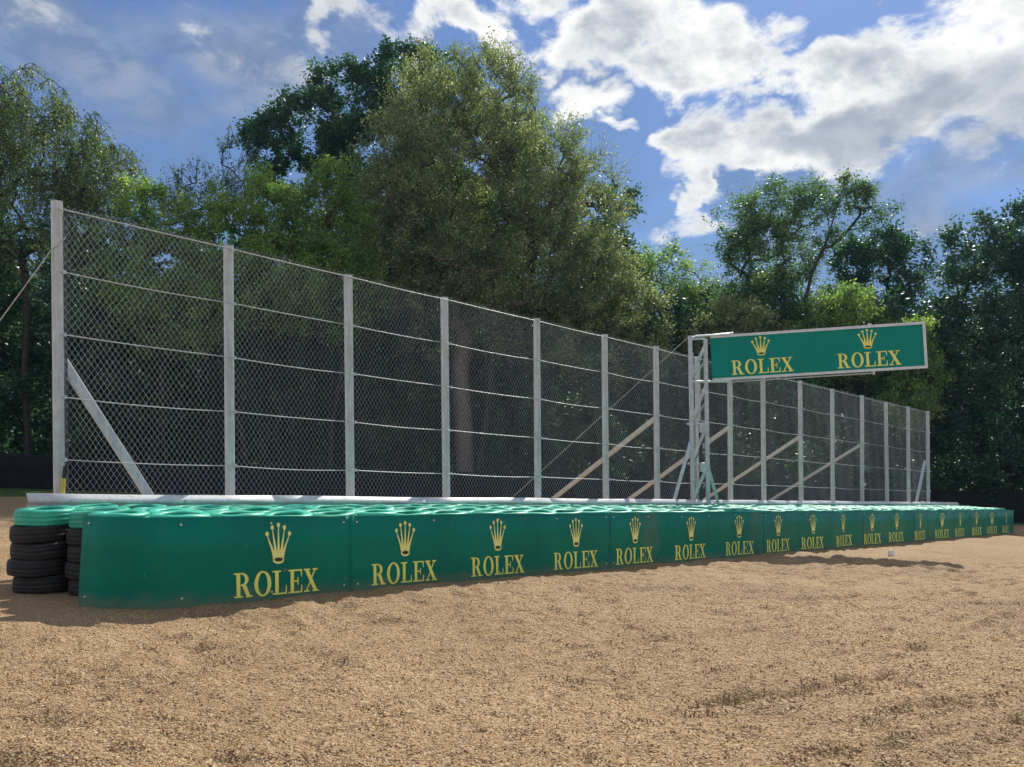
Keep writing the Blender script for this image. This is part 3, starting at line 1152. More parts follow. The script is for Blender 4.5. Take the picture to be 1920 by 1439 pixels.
# braces
u1 = FU0
MB().bar(W(u1 + 0.06, FN + 0.10, 2.98), W(u1 + 1.98, FN + 0.10, -0.2), 0.125, 0.09, Uv, 0.006).build('brace', M_GALV, fence)
u15 = PU[15]
MB().bar(W(u15 - 0.06, FN + 0.10, 2.9), W(u15 - 1.9, FN + 0.10, -0.2), 0.125, 0.09, Uv, 0.006).build('brace', M_GALV, fence)
for i in (6, 8, 10, 12):
    u = PU[i]
    MB().bar(W(u, FN + 0.06, 3.22), W(u, FN + 5.6, -0.2), 0.12, 0.10, Uv, 0.008).build('brace', M_BRACE, fence)
# stays
g0 = W(FU0, FN, 4.62)
ge = pix(-120, 690, 9.6)
MB().tube([g0 + Uv * 0.08 - Nv * 0.06, g0 - Uv * 0.07 - Nv * 0.07 - Vector((0, 0, 0.16))], 0.011, 6).build('stay_rope', M_ROPE, fence)
ga = g0 - Uv * 0.07 - Nv * 0.05 - Vector((0, 0, 0.16))
gd = (pix(0, 543, 10.6) - ga)
ge = ga + gd * 4.6
ge.z = float(ground_xy(ge.x, ge.y))
gslope = [ga + (ge - ga) * q / 6.0 for q in range(7)]
MB().tube(gslope, 0.008, 6).build('stay_rope', M_ROPE, fence)
MB().tube([ga, ga - Vector((0, 0, 0.17)) + Uv * 0.003], 0.009, 5).build('rope_tail', M_ROPE, fence)
gf = W(u15, FN, 4.6)
gg = W(u15 + 5.2, FN + 1.6, 0.0)
MB().tube([gf, gf + (gg - gf) * 0.5 - Vector((0, 0, 0.05)), gg], 0.009, 5).build('stay_rope', M_DARK, fence)

# tool leaning on the first post
tl = empty('broom_handle', W(FU0 - 0.02, FN - 0.22, 0.0))
tag(tl, 'yellow stick with a black grip leaning on the leftmost fence post', 'tool')
ta, tb = W(FU0 - 0.14, FN - 0.20, 0.0), W(FU0 + 0.055, FN - 0.09, 1.50)
tm = ta + (tb - ta) * 0.885
MB().tube([ta, tm], [0.045, 0.026], 10).build('shaft', M_YELLOW, tl)
MB().tube([tm, tb], [0.024, 0.024], 10).build('grip', M_BLACKP, tl)

# ------------------------------------------------------------------ sign gantry
BL, BR_ = 20.75, 20.25
c_tl, c_bl = pix(1334, 630, BL), pix(1334, 715, BL)
c_tr, c_br = pix(1735, 603, BR_), pix(1735, 691, BR_)
bdir = ((c_tr - c_tl) + (c_br - c_bl)).normalized()
bup = ((c_tl - c_bl) + (c_tr - c_br)).normalized()
bup = (bup - bdir * bup.dot(bdir)).normalized()
bfr = bdir.cross(bup).normalized()          # away or towards the camera
if bfr.y > 0:
    bfr = -bfr
b_c = (c_tl + c_tr + c_bl + c_br) / 4
b_w = ((c_tr - c_tl).length + (c_br - c_bl).length) / 2
b_h = ((c_tl - c_bl).length + (c_tr - c_br).length) / 2
mast_u, mast_n = un_at_px(1311, 11.68), 11.68
mast0 = W(mast_u, mast_n)
gantry = empty('sign_gantry', mast0)
tag(gantry, 'green board with two yellow crowns on a lattice mast in front of the fence', 'sign')
board = MB().box(b_c, bdir, bfr, bup, b_w - 0.05, 0.10, b_h - 0.05).build('board', M_BOARD, gantry)


def board_pt(a, b, off):
    return b_c + bdir * (a - b_w / 2) + bup * (b - b_h / 2) + bfr * (0.05 + off)


for fr in (0.237, 0.735):
    cx = fr * b_w
    ww, hh = 1.62, 0.385
    kk = ww / WORD_W
    mark_mesh('lettering', WORD, lambda p, q, off: board_pt(cx - ww / 2 + p * kk, 0.135 + q * hh, off), None).build('lettering', M_LET_B, board)
    mark_mesh('crown_emblem', CROWN, lambda p, q, off: board_pt(cx - 0.01 + p * 0.49, 0.61 + q * 0.52, off), None, second=CROWN_HOLE).build('crown_emblem', [M_LET_B, M_HOLE], board)
ft = 0.072
MB().box(b_c + bup * (b_h / 2 - ft / 2), bdir, bfr, bup, b_w, 0.15, ft).build('frame_rail', M_ALU, gantry)
MB().box(b_c - bup * (b_h / 2 - ft / 2), bdir, bfr, bup, b_w, 0.15, ft).build('frame_rail', M_ALU, gantry)
MB().box(b_c + bdir * (b_w / 2 - ft / 2), bdir, bfr, bup, ft, 0.15, b_h - 2 * ft - 0.004).build('frame_stile', M_ALU, gantry)
MB().box(b_c - bdir * (b_w / 2 - 0.012), bdir, bfr, bup, 0.024, 0.12, b_h - 2 * ft - 0.004).build('frame_stile', M_BOARD, gantry)
# mast: three chords and zigzag bracing; leans a little like the photograph's
lean = (pix(1293, 632, 20.7) - pix(1300, 940, 20.7)).normalized()
lx = Vector((bdir.x, bdir.y, 0)).normalized()
ly = Vector((-lx.y, lx.x, 0))
chL = [pix(1299.5, 960, 20.6), pix(1293.5, 630, 20.6)]
chR = [pix(1328.0, 960, 20.55), pix(1322.5, 637, 20.55)]
foot = float(ground_xy(chL[0].x, chL[0].y))


def chord_at(ch, z):
    s = (z - ch[0].z) / (ch[1].z - ch[0].z)
    return ch[0] + (ch[1] - ch[0]) * s


zt = chL[1].z
zb = foot
cL = (chord_at(chL, zb), chord_at(chL, zt))
cR = (chord_at(chR, zb), chord_at(chR, zt - 0.09))
back = Vector((-0.15, 0.30, 0)) + lx * 0.05
cB = (cL[0] * 0.5 + cR[0] * 0.5 + back, cL[1] * 0.5 + cR[1] * 0.5 + back - Vector((0, 0, 0.38)))
MB().bar(cL[0], cL[1], 0.108, 0.108, lx, 0.012).build('chord', M_GALV, gantry)
MB().bar(cR[0], cR[1], 0.108, 0.108, lx, 0.012).build('chord', M_GALV, gantry)
MB().bar(cB[0], cB[1], 0.09, 0.09, lx, 0.012).build('chord', M_GALV, gantry)


def zrow(y):
    return pix(1311, y, 20.6).z


for (yr, yl) in ((646, 706), (722, 788), (797, 862), (872, 936)):
    a = chord_at(cR, zrow(yr))
    b = chord_at(cL, zrow(yl))
    MB().bar(a - ly * 0.05, b - ly * 0.05, 0.085, 0.05, lx, 0.006).build('lattice_brace', M_GALV, gantry)
    a2, b2 = chord_at(cL, zrow(yl)), chord_at(cB, zrow(yl + 60))
    MB().bar(a2 + ly * 0.03, b2 - ly * 0.03, 0.045, 0.03, lx).build('lattice_brace', M_GALV, gantry)
    a3, b3 = chord_at(cR, zrow(yr + 30)), chord_at(cB, zrow(yl + 5))
    MB().bar(a3 + ly * 0.03, b3 - ly * 0.03, 0.045, 0.03, lx).build('lattice_brace', M_GALV, gantry)
for y in (636, 795, 870):
    a, b = chord_at(cL, zrow(y)), chord_at(cR, zrow(y))
    MB().bar(a - lx * (0.0 if y == 636 else 0.12), b, 0.06, 0.06, ly, 0.008).build('cross_bar', M_GALV, gantry)
for y in (803, 876):
    c = (chord_at(cL, zrow(y)) + chord_at(cR, zrow(y))) / 2 + lx * 0.07 - ly * 0.03
    MB().box(c, lx, ly, (0, 0, 1), 0.15, 0.16, 0.24, 0.01).build('hinge_bracket', M_GALV, gantry)
# fixed post the mast swings on
fp = (cL[0] + cR[0]) / 2 + ly * 0.10 + lx * 0.02
MB().bar(fp, fp + Vector((0, 0, zrow(790) - zb)), 0.09, 0.09, lx, 0.01).build('pivot_post', M_DARK, gantry)
# splayed legs
q1 = chord_at(cL, zrow(822))
q1e = pix(1258, 960, 20.4)
dq = (q1e - q1)
q1e = q1 + dq * ((zb - q1.z) / dq.z)
MB().bar(q1, q1e, 0.09, 0.07, lx, 0.008).build('splayed_leg', M_GALV, gantry)
q2 = chord_at(cR, zrow(872))
q2e = pix(1351, 960, 20.7)
dq = q2e - q2
q2e = q2 + dq * ((zb - q2.z) / dq.z)
MB().bar(q2, q2e, 0.08, 0.07, lx, 0.008).build('splayed_leg', M_GALV, gantry)
q3 = chord_at(cB, zrow(830))
MB().bar(q3, Vector((q3.x + 0.28, q3.y + 0.22, zb)), 0.06, 0.06, lx, 0.008).build('splayed_leg', M_BRACE, gantry)
# tubes carrying the board
MB().tube([chord_at(cL, zrow(633)) + ly * 0.02, board_pt(0.62, b_h + 0.035, -0.10)], 0.028, 8).build('carrier_tube', M_GALV, gantry)
MB().tube([pix(1304, 631, 20.6), pix(1368, 627, 20.55)], 0.03, 8).build('carrier_tube', M_ALU, gantry)
MB().tube([chord_at(cL, zrow(716)) - ly * 0.05, chord_at(cR, zrow(716)) - ly * 0.06 + lx * 0.62], 0.032, 8).build('carrier_tube', M_ALU, gantry)
MB().tube([board_pt(0.35, -0.045, -0.05), board_pt(b_w * 0.755, -0.045, -0.05)], 0.020, 8).build('carrier_tube', M_GALV, gantry)
MB().box(board_pt(b_w * 0.755, -0.04, -0.05), bdir, bfr, bup, 0.05, 0.06, 0.09).build('tube_clamp', M_ALU, gantry)
MB().box(board_pt(b_w * 0.75, b_h + 0.02, -0.05), bdir, bfr, bup, 0.09, 0.05, 0.05).build('tube_clamp', M_ALU, gantry)
# guy wire from the mast head, down behind the fence
ma = cL[1]
mdir = W(mast_u - 3.0, FN + 5.5, 0.0)
MB().tube([ma, mdir], 0.008, 5).build('guy_wire', M_ROPE, gantry)

# white marker block on the gravel
gx, gy = gpix(1671, 1042)
mk = MB()
gz = float(ground_full(np.array([gx]), np.array([gy]))[0]) - 0.01
mpts = []
for (zl, sx, sy, ox) in ((0.0, .075, .06, 0.0), (0.09, .072, .055, 0.0), (0.15, .055, .045, -.006), (0.175, .03, .03, -.012)):
    mpts += [Vector((gx + ox + sx * math.cos(a), gy + sy * math.sin(a), gz + zl)) for a in [math.pi / 4 + math.pi / 2 * i + 0.3 for i in range(4)]]
mk.add(mpts, [(r * 4 + i, r * 4 + (i + 1) % 4, (r + 1) * 4 + (i + 1) % 4, (r + 1) * 4 + i) for r in range(3) for i in range(4)] + [(12, 13, 14, 15)])
mko = mk.build('marker_block', M_WHITE, None, Vector((gx, gy, gz)))
tag(mko, 'small white block standing on the gravel before the far banner', 'marker')

# ------------------------------------------------------------------ black windbreak along the wood
wb_pts = [(-46.0, 33.0), (-24.5, 36.6), (-10.0, 40.2), (2.0, 42.6), (14.0, 44.0), (24.0, 43.4), (33.0, 41.2), (46.0, 37.0)]
wb = empty('windbreak_fence', (wb_pts[0][0], wb_pts[0][1], float(ground_xy(*wb_pts[0]))))
tag(wb, 'low black netting fence along the foot of the wood', 'fence')
spans = []
for (a, b) in zip(wb_pts[:-1], wb_pts[1:]):
    L = math.hypot(b[0] - a[0], b[1] - a[1])
    n = max(1, round(L / 3.0))
    spans += [((a[0] + (b[0] - a[0]) * i / n, a[1] + (b[1] - a[1]) * i / n), (a[0] + (b[0] - a[0]) * (i + 1) / n, a[1] + (b[1] - a[1]) * (i + 1) / n)) for i in range(n)]
rw = random.Random(9)
hprev = 1.72
for (a, b) in spans:
    za, zb_ = float(ground_xy(*a)), float(ground_xy(*b))
    hn_ = 1.72 + rw.uniform(-0.05, 0.05)
    d = Vector((b[0] - a[0], b[1] - a[1], 0)).normalized()
    s = Vector((-d.y, d.x, 0))
    mb = MB()
    cols = 7
    vs = []
    for side in (0, 0.012):
        for hfr in (0.0, 0.5, 1.0):
            for c in range(cols):
                q = c / (cols - 1)
                hh = hprev + (hn_ - hprev) * q
                p = Vector((a[0] + (b[0] - a[0]) * q, a[1] + (b[1] - a[1]) * q, za + (zb_ - za) * q - 0.02 + hh * hfr - (0.05 * 4 * q * (1 - q) if hfr == 1.0 else 0)))
                vs.append(p + s * (side + 0.05 * math.sin(math.pi * q) * math.sin(math.pi * hfr + 0.2) * (1 if (int(a[0] * 7) % 2) else -1)))
    fs = []
    for r in range(2):
        for c in range(cols - 1):
            i0 = r * cols + c
            fs.append((i0, i0 + 1, i0 + cols + 1, i0 + cols))
            j0 = 3 * cols + i0
            fs.append((j0, j0 + cols, j0 + cols + 1, j0 + 1))
    for c in range(cols - 1):
        fs.append((2 * cols + c, 2 * cols + c + 1, 5 * cols + c + 1, 5 * cols + c))
    mb.add(vs, fs, 0, True)
    mb.build('netting', M_NET, wb)
    MB().tube([Vector((a[0], a[1], za - 0.3)) + s * 0.08, Vector((a[0], a[1], za + hprev + 0.08)) + s * 0.08], 0.05, 7).build('stake', M_BARK, wb)
    hprev = hn_

# ------------------------------------------------------------------ trees
def tubes_np(A, B, ra, rb, k=5):
    """tapered tubes between rows of A and B"""
    A, B = np.asarray(A), np.asarray(B)
    T = B - A
    L = np.linalg.norm(T, axis=1, keepdims=True) + 1e-9
    T = T / L
    ref = np.where(np.abs(T[:, 2:3]) < 0.9, np.array([[0, 0, 1.0]]), np.array([[1.0, 0, 0]]))
    X = np.cross(T, ref)
    X /= np.linalg.norm(X, axis=1, keepdims=True) + 1e-9
    Yv = np.cross(T, X)
    ang = np.arange(k) * 2 * math.pi / k
    ringv = X[:, None, :] * np.cos(ang)[None, :, None] + Yv[:, None, :] * np.sin(ang)[None, :, None]
    va = A[:, None, :] + ringv * np.asarray(ra)[:, None, None]
    vb = B[:, None, :] + ringv * np.asarray(rb)[:, None, None]
    v = np.concatenate([va, vb], 1).reshape(-1, 3)
    j = np.arange(k)
    f0 = np.stack([j, (j + 1) % k, k + (j + 1) % k, k + j], 1)
    f = (f0[None] + (np.arange(len(A)) * 2 * k)[:, None, None]).reshape(-1, 4)
    return v, f


def make_tree(name, label, lobes, base, leafm, style, rng, group=None, n_cl=220, twigs=9, leaves=12, leaf=(0.13, 0.06), tw_len=0.9,
              trunk_r=0.22, stems=1, cat='tree', shell=0.55, cl_r=0.0, fork=0.3, twig_geo=0.5, hub=None, limbs=(), bark=None):
    """lobes: list of (center, (rx,ry,rz), weight) in world space"""
    base = Vector(base)
    b = np.array(base)
    vol = np.array([l[1][0] * l[1][1] * l[1][2] * l[2] for l in lobes]) ** 0.72
    pick = rng.choice(len(lobes), size=n_cl, p=vol / vol.sum())
    C = np.array([l[0] for l in lobes])[pick]
    R = np.array([l[1] for l in lobes])[pick]
    d = rng.normal(size=(n_cl, 3))
    d /= np.linalg.norm(d, axis=1, keepdims=True)
    rad = rng.random(n_cl) ** (1.0 / 3.0) * (1 - shell) + shell * (0.72 + 0.28 * rng.random(n_cl))
    P = C + d * R * rad[:, None]
    lowest = b[2] + 0.25
    P[:, 2] = np.maximum(P[:, 2], lowest + rng.random(n_cl) * 0.5)
    top = P[:, 2].max()
    cen = np.average(np.array([l[0] for l in lobes]), axis=0, weights=vol)
    # skeleton
    nodes, par = [], []
    for s in range(stems):
        a = rng.random() * 6.28
        st = b + np.array([math.cos(a), math.sin(a), 0]) * (0.0 if stems == 1 else 0.45)
        st[2] = b[2] - 0.2
        nodes.append(st)
        par.append(-1)
        tgt = np.array([cen[0], cen[1], b[2] + (top - b[2]) * (fork + 0.12 * rng.random())])
        if hub is not None:
            tgt = np.array(hub)
        if stems > 1:
            tgt[:2] += (P[rng.integers(n_cl)][:2] - cen[:2]) * 0.45
        prev = len(nodes) - 1
        for q in range(1, 5):
            f = q / 4.0
            p = st + (tgt - st) * f
            p[:2] += rng.normal(size=2) * 0.12
            nodes.append(p)
            par.append(prev)
            prev = len(nodes) - 1
    nodes = list(nodes)
    for lm_ in limbs:
        q = np.array(lm_[0])
        prev = int(np.argmin([np.linalg.norm(np.array(z) - q) + (50 if k_ < 2 else 0) for k_, z in enumerate(nodes)]))
        for p in lm_:
            nodes.append(np.array(p))
            par.append(prev)
            prev = len(nodes) - 1
    order = np.argsort(np.linalg.norm(P - cen * np.array([1, 1, 0.6]) - np.array([0, 0, b[2] * 0.4]), axis=1))
    cl_node = np.zeros(n_cl, dtype=int)
    arr = np.zeros((len(nodes) + 2 * n_cl, 3))
    arr[:len(nodes)] = np.array(nodes)
    m = len(nodes)
    firstok = np.ones(len(arr), dtype=bool)
    for s in range(stems):
        firstok[s * 5:s * 5 + 2] = False
    for ci in order:
        p = P[ci]
        df = arr[:m] - p
        dist = np.sqrt((df ** 2).sum(1)) + np.maximum(0, df[:, 2]) * 1.3 + np.where(firstok[:m], 0, 50)
        j = int(np.argmin(dist))
        q = arr[j]
        mid = q + (p - q) * 0.5 + rng.normal(size=3) * 0.07 * np.linalg.norm(p - q) + np.array([0, 0, 0.08 if style != 'weep' else 0.2]) * np.linalg.norm(p - q)
        arr[m] = mid
        par.append(j)
        arr[m + 1] = p
        par.append(m)
        cl_node[ci] = m + 1
        m += 2
    arr = arr[:m]
    par = np.array(par)
    cnt = np.zeros(m)
    cnt[cl_node] += 1
    for i in range(m - 1, -1, -1):
        if par[i] >= 0:
            cnt[par[i]] += cnt[i]
    rad_n = trunk_r * (np.maximum(cnt, 0.6) / max(cnt.max(), 1)) ** 0.5
    rad_n = np.maximum(rad_n, 0.013)
    ed = np.array([i for i in range(m) if par[i] >= 0])
    A, B = arr[par[ed]], arr[ed]
    ra, rb = np.minimum(rad_n[par[ed]], rad_n[ed] * 1.5), rad_n[ed]
    # twigs
    nt = n_cl * twigs
    origin = np.repeat(P, twigs, 0)
    out = origin - cen
    out /= np.linalg.norm(out, axis=1, keepdims=True) + 1e-6
    rd = rng.normal(size=(nt, 3))
    rd /= np.linalg.norm(rd, axis=1, keepdims=True)
    if style == 'weep':
        D = rd * 0.45 + out * 0.2 + np.array([0, 0, -0.75])
    elif style == 'fan':
        D = rd * 0.75 + out * 0.45 + np.array([0, 0, 0.5])
    elif style == 'wisp':
        D = rd * 0.5 + out * 0.5 + np.array([0, 0, 0.6])
    elif style == 'ash':
        D = rd * 0.8 + out * 0.35 + np.array([0, 0, -0.05])
    else:
        D = rd * 1.0 + out * 0.25 + np.array([0, 0, 0.12])
    D /= np.linalg.norm(D, axis=1, keepdims=True)
    Lt = tw_len * (0.45 + 0.75 * rng.random(nt))
    if cl_r:
        origin = origin + rng.normal(size=(nt, 3)) * cl_r
    end = origin + D * Lt[:, None]
    if twig_geo > 0:
        sel = rng.random(nt) < twig_geo
        A = np.concatenate([A, origin[sel]])
        B = np.concatenate([B, end[sel]])
        ra = np.concatenate([ra, np.full(sel.sum(), 0.011)])
        rb = np.concatenate([rb, np.full(sel.sum(), 0.005)])
    tv, tf = tubes_np(A, B, ra, rb, 4)
    # leaves along the twigs
    nl = nt * leaves
    o = np.repeat(origin, leaves, 0)
    dd = np.repeat(D, leaves, 0)
    LL = np.repeat(Lt, leaves)
    s = 0.12 + 0.95 * rng.random(nl)
    spread = {'weep': 0.10, 'fan': 0.13, 'wisp': 0.10, 'ash': 0.16}.get(style, 0.17)
    pos = o + dd * (s * LL)[:, None] + rng.normal(size=(nl, 3)) * spread
    if style == 'weep':
        pos[:, 2] -= 0.25 * (s ** 2) * LL
    ax = rng.normal(size=(nl, 3)) + dd * 0.5
    if style == 'weep':
        ax[:, 2] -= 0.9
    if style in ('ash', 'oak'):
        ax[:, 2] *= 0.6
    ax /= np.linalg.norm(ax, axis=1, keepdims=True)
    sd_ = np.cross(ax, rng.normal(size=(nl, 3)))
    sd_ /= np.linalg.norm(sd_, axis=1, keepdims=True) + 1e-9
    sc = 0.65 + 0.7 * rng.random(nl)
    la, lb = (leaf[0] * sc)[:, None], (leaf[1] * sc)[:, None]
    v0 = pos
    v1 = pos + ax * la * 0.45 + sd_ * lb * 0.5
    v2 = pos + ax * la
    v3 = pos + ax * la * 0.45 - sd_ * lb * 0.5
    lvv = np.stack([v0, v1, v2, v3], 1).reshape(-1, 3)
    lff = np.arange(nl * 4).reshape(-1, 4)
    # each clump has a tone of its own, each leaf varies about it
    tone = np.repeat(np.clip(rng.normal(0.45, 0.16, n_cl), 0, 1), twigs * leaves)
    tint = np.clip(tone + rng.normal(0, 0.20, nl) + 0.45 * (rng.random(nl) > 0.9), 0, 1).astype(np.float32)
    t = empty(name, base)
    tag(t, label, cat, group)
    trunk = link('trunk', np_mesh(name + '_trunk', tv - b, tf, [bark or M_BARK], True), t)
    cm = np_mesh(name + '_crown', lvv - b, lff, [leafm])
    at_ = cm.attributes.new('tint', 'FLOAT', 'POINT')
    at_.data.foreach_set('value', np.repeat(tint, 4))
    crown = link('crown', cm, t)
    return t, nl


def lobes_px(Y, items, depth=0.85):
    """(x, y, rx, ry, weight) in photograph pixels at distance Y -> world ellipsoids"""
    out = []
    for (x, y, rx, ry, w) in items:
        c = pix(x, y, Y)
        a, b_ = rx / FPX * Y, ry / FPX * Y
        out.append((tuple(c), (a, min(a, b_ * 1.2) * depth, b_), w))
    return out


def base_px(x, Y):
    X = (x - 960.0) / FPX * Y
    return (X, Y, float(ground_xy(X, Y)))


TR_RNG = np.random.default_rng(21)
NL = 0


def tree_px(name, label, x, Y, items, *args, **kw):
    global NL
    t, nl = make_tree(name, label, lobes_px(Y, items), base_px(x, Y), *args, rng=TR_RNG, **kw)
    NL += nl
    return t


G_TR = 'trees of the wood behind the fence'
# oak, tallest, behind
tree_px('oak_tree', 'tallest dark green oak with a rounded clumpy crown behind the grey willow', 690, 54,
        [(760, 150, 85, 70, 1), (840, 140, 60, 45, .8), (655, 190, 95, 70, 1), (575, 250, 85, 70, 1), (510, 270, 55, 70, 1), (600, 320, 110, 55, 1), (720, 270, 120, 90, 1), (760, 400, 130, 110, .7)],
        L_OAK, 'oak', n_cl=430, twigs=9, leaves=16, leaf=(0.24, 0.15), tw_len=0.8, trunk_r=0.42, group=G_TR, fork=0.45, shell=0.6, twig_geo=0.15)
# big grey-green willow in the middle
tree_px('willow_tree', 'broad grey-green willow with upright fanning branches filling the middle', 885, 45,
        [(820, 190, 90, 95, 1), (900, 200, 110, 100, 1), (760, 330, 110, 120, 1), (880, 350, 170, 150, 1.1), (1010, 330, 110, 120, .8), (1090, 400, 90, 90, .7),
         (760, 480, 130, 110, 1), (930, 500, 190, 120, 1), (1080, 520, 110, 90, .9), (860, 600, 190, 80, .8), (1040, 620, 150, 70, .8)],
        L_WILLOW, 'fan', n_cl=1250, twigs=9, leaves=15, leaf=(0.18, 0.07), tw_len=1.1, trunk_r=0.26, stems=7, group=G_TR, fork=0.26, shell=0.45, twig_geo=0.45)
tree_px('willow_tree', 'second grey-green willow standing close behind the broad one', 860, 50,
        [(850, 240, 110, 90, 1), (930, 300, 110, 110, 1), (800, 380, 110, 90, 1), (990, 400, 110, 90, 1), (880, 440, 140, 90, 1)],
        L_WILLOW, 'fan', n_cl=330, twigs=8, leaves=11, leaf=(0.25, 0.11), tw_len=1.1, trunk_r=0.2, stems=4, group=G_TR, fork=0.3, twig_geo=0.2)
tree_px('willow_tree', 'sparse wispy willow top rising right of the main willow head', 935, 47,
        [(925, 150, 45, 55, 1), (960, 230, 60, 80, 1), (1040, 300, 60, 70, 1), (1110, 350, 60, 60, .8)],
        L_WILLOW, 'wisp', n_cl=100, twigs=8, leaves=9, leaf=(0.15, 0.06), tw_len=1.3, trunk_r=0.2, stems=2, group=G_TR, fork=0.5, twig_geo=0.9)
tree_px('oak_tree', 'small dark oak with a bare twisted branch sticking out right of the willow', 1140, 52,
        [(1150, 385, 45, 45, 1), (1205, 370, 16, 22, .8), (1130, 470, 60, 60, 1), (1165, 520, 60, 60, 1)],
        L_OAK, 'oak', n_cl=90, twigs=8, leaves=14, leaf=(0.22, 0.13), tw_len=0.7, trunk_r=0.22, group=G_TR, fork=0.5, twig_geo=0.3)
# weeping birches on the left
tree_px('birch_tree', 'tall weeping birch with drooping twigs at the left edge', 50, 41,
        [(30, 190, 95, 95, 1), (-60, 260, 110, 130, 1), (110, 270, 110, 90, 1), (190, 300, 75, 85, .9), (40, 390, 160, 100, 1), (210, 380, 70, 50, .5)],
        L_BIRCH, 'weep', n_cl=420, twigs=8, leaves=17, leaf=(0.14, 0.08), tw_len=1.75, trunk_r=0.2, group=G_TR, fork=0.5, twig_geo=0.6, shell=0.4)
tree_px('birch_tree', 'thin wispy birch between the weeping birch and the oak', 385, 46,
        [(385, 380, 60, 50, 1), (432, 300, 22, 40, 1), (330, 390, 50, 40, .8), (440, 360, 28, 55, .8)],
        L_BIRCH, 'wisp', n_cl=70, twigs=7, leaves=7, leaf=(0.14, 0.08), tw_len=1.3, trunk_r=0.13, stems=2, group=G_TR, fork=0.5, twig_geo=0.9)
# light green thicket
for (nm, lb, x, Y, it, n) in (
        ('hazel_tree', 'yellow-green hazel directly above the first fence bay', 290, 40, [(265, 420, 70, 80, 1), (320, 430, 70, 80, 1), (280, 520, 110, 70, 1), (340, 580, 110, 90, .8)], 210),
        ('hazel_tree', 'light green hazel rising above the second fence post', 480, 41.5, [(470, 390, 80, 65, 1), (520, 420, 60, 70, 1), (430, 470, 100, 80, 1), (500, 540, 120, 90, 1)], 250),
        ('hazel_tree', 'light green hazel thicket at the left foot of the willow', 625, 42, [(620, 370, 45, 70, 1), (590, 440, 70, 70, 1), (650, 460, 50, 90, 1), (620, 550, 110, 90, 1)], 220)):
    tree_px(nm, lb, x, Y, it, L_LIGHT, 'fan', n_cl=n, twigs=8, leaves=15, leaf=(0.16, 0.10), tw_len=0.85, trunk_r=0.13, stems=4, group=G_TR, fork=0.3, twig_geo=0.25)
# right-hand wood
tree_px('ash_tree', 'pale feathery ash left of the sign board top', 1255, 49,
        [(1250, 500, 50, 45, 1), (1215, 540, 45, 50, .9), (1285, 530, 40, 50, .9), (1250, 590, 90, 60, 1)],
        L_LIGHT, 'ash', n_cl=130, twigs=8, leaves=12, leaf=(0.19, 0.085), tw_len=0.9, trunk_r=0.14, group=G_TR, fork=0.5, twig_geo=0.5)
tree_px('ash_tree', 'tall feathery green ash standing above the left half of the sign board', 1440, 48,
        [(1450, 390, 70, 50, 1), (1520, 380, 45, 45, 1), (1390, 430, 55, 65, 1), (1440, 480, 90, 70, 1), (1480, 560, 110, 60, 1), (1400, 580, 90, 60, 1)],
        L_ASH, 'ash', n_cl=320, twigs=8, leaves=14, leaf=(0.20, 0.09), tw_len=0.85, trunk_r=0.26, stems=3, group=G_TR, fork=0.42, twig_geo=0.35)
tree_px('ash_tree', 'slender open ash leaning right above the sign board against the sky', 1440, 46,
        [(1588, 318, 12, 16, 1.2), (1583, 350, 14, 18, 1), (1606, 372, 34, 26, 1), (1566, 380, 18, 26, .8), (1652, 386, 34, 14, .9), (1665, 408, 16, 18, .6), (1625, 415, 26, 14, .6), (1545, 455, 20, 26, .4), (1570, 440, 16, 20, .4)],
        L_ASH, 'ash', n_cl=56, twigs=7, leaves=11, leaf=(0.19, 0.085), tw_len=0.58, trunk_r=0.105, group=G_TR, fork=0.5, twig_geo=0.6, shell=0.3, hub=tuple(pix(1520, 510, 46)),
        limbs=[[tuple(pix(x, y, 46 + 0.1 * k_)) for k_, (x, y) in enumerate(l)] for l in (
            [(1545, 465), (1560, 420), (1572, 380), (1584, 345), (1588, 322)], [(1560, 462), (1590, 432), (1612, 405), (1640, 385), (1665, 392)], [(1556, 440), (1552, 405), (1566, 375)])])
tree_px('broadleaf_tree', 'old tree with a thick pale trunk seen through the fourth fence bay', 868, 43.8,
        [(850, 500, 110, 60, 1), (930, 540, 90, 60, 1), (800, 560, 80, 50, 1)],
        L_WILLOW, 'fan', n_cl=90, twigs=8, leaves=12, leaf=(0.18, 0.08), tw_len=0.9, trunk_r=0.50, group=G_TR, fork=0.62, twig_geo=0.3, bark=M_BARK_PALE)
tree_px('oak_tree', 'dark rounded oak behind the right half of the sign board', 1645, 53,
        [(1640, 470, 60, 42, 1), (1700, 480, 50, 45, 1), (1600, 500, 45, 45, 1), (1660, 545, 90, 45, 1), (1640, 620, 110, 60, 1)],
        L_OAK, 'oak', n_cl=210, twigs=8, leaves=14, leaf=(0.22, 0.13), tw_len=0.75, trunk_r=0.26, group=G_TR, fork=0.5, twig_geo=0.3)
tree_px('oak_tree', 'large dark oak at the right edge hanging low to the ground', 1880, 44,
        [(1830, 470, 65, 60, 1), (1910, 450, 70, 65, 1), (1800, 560, 60, 70, 1), (1880, 570, 100, 90, 1), (1980, 540, 110, 130, 1), (1800, 690, 65, 80, 1), (1880, 720, 110, 100, 1), (1840, 840, 110, 90, 1), (1960, 800, 130, 130, 1), (1780, 800, 50, 80, .8)],
        L_DARK, 'oak', n_cl=620, twigs=8, leaves=15, leaf=(0.20, 0.125), tw_len=0.75, trunk_r=0.36, group=G_TR, fork=0.4, shell=0.6, twig_geo=0.15)
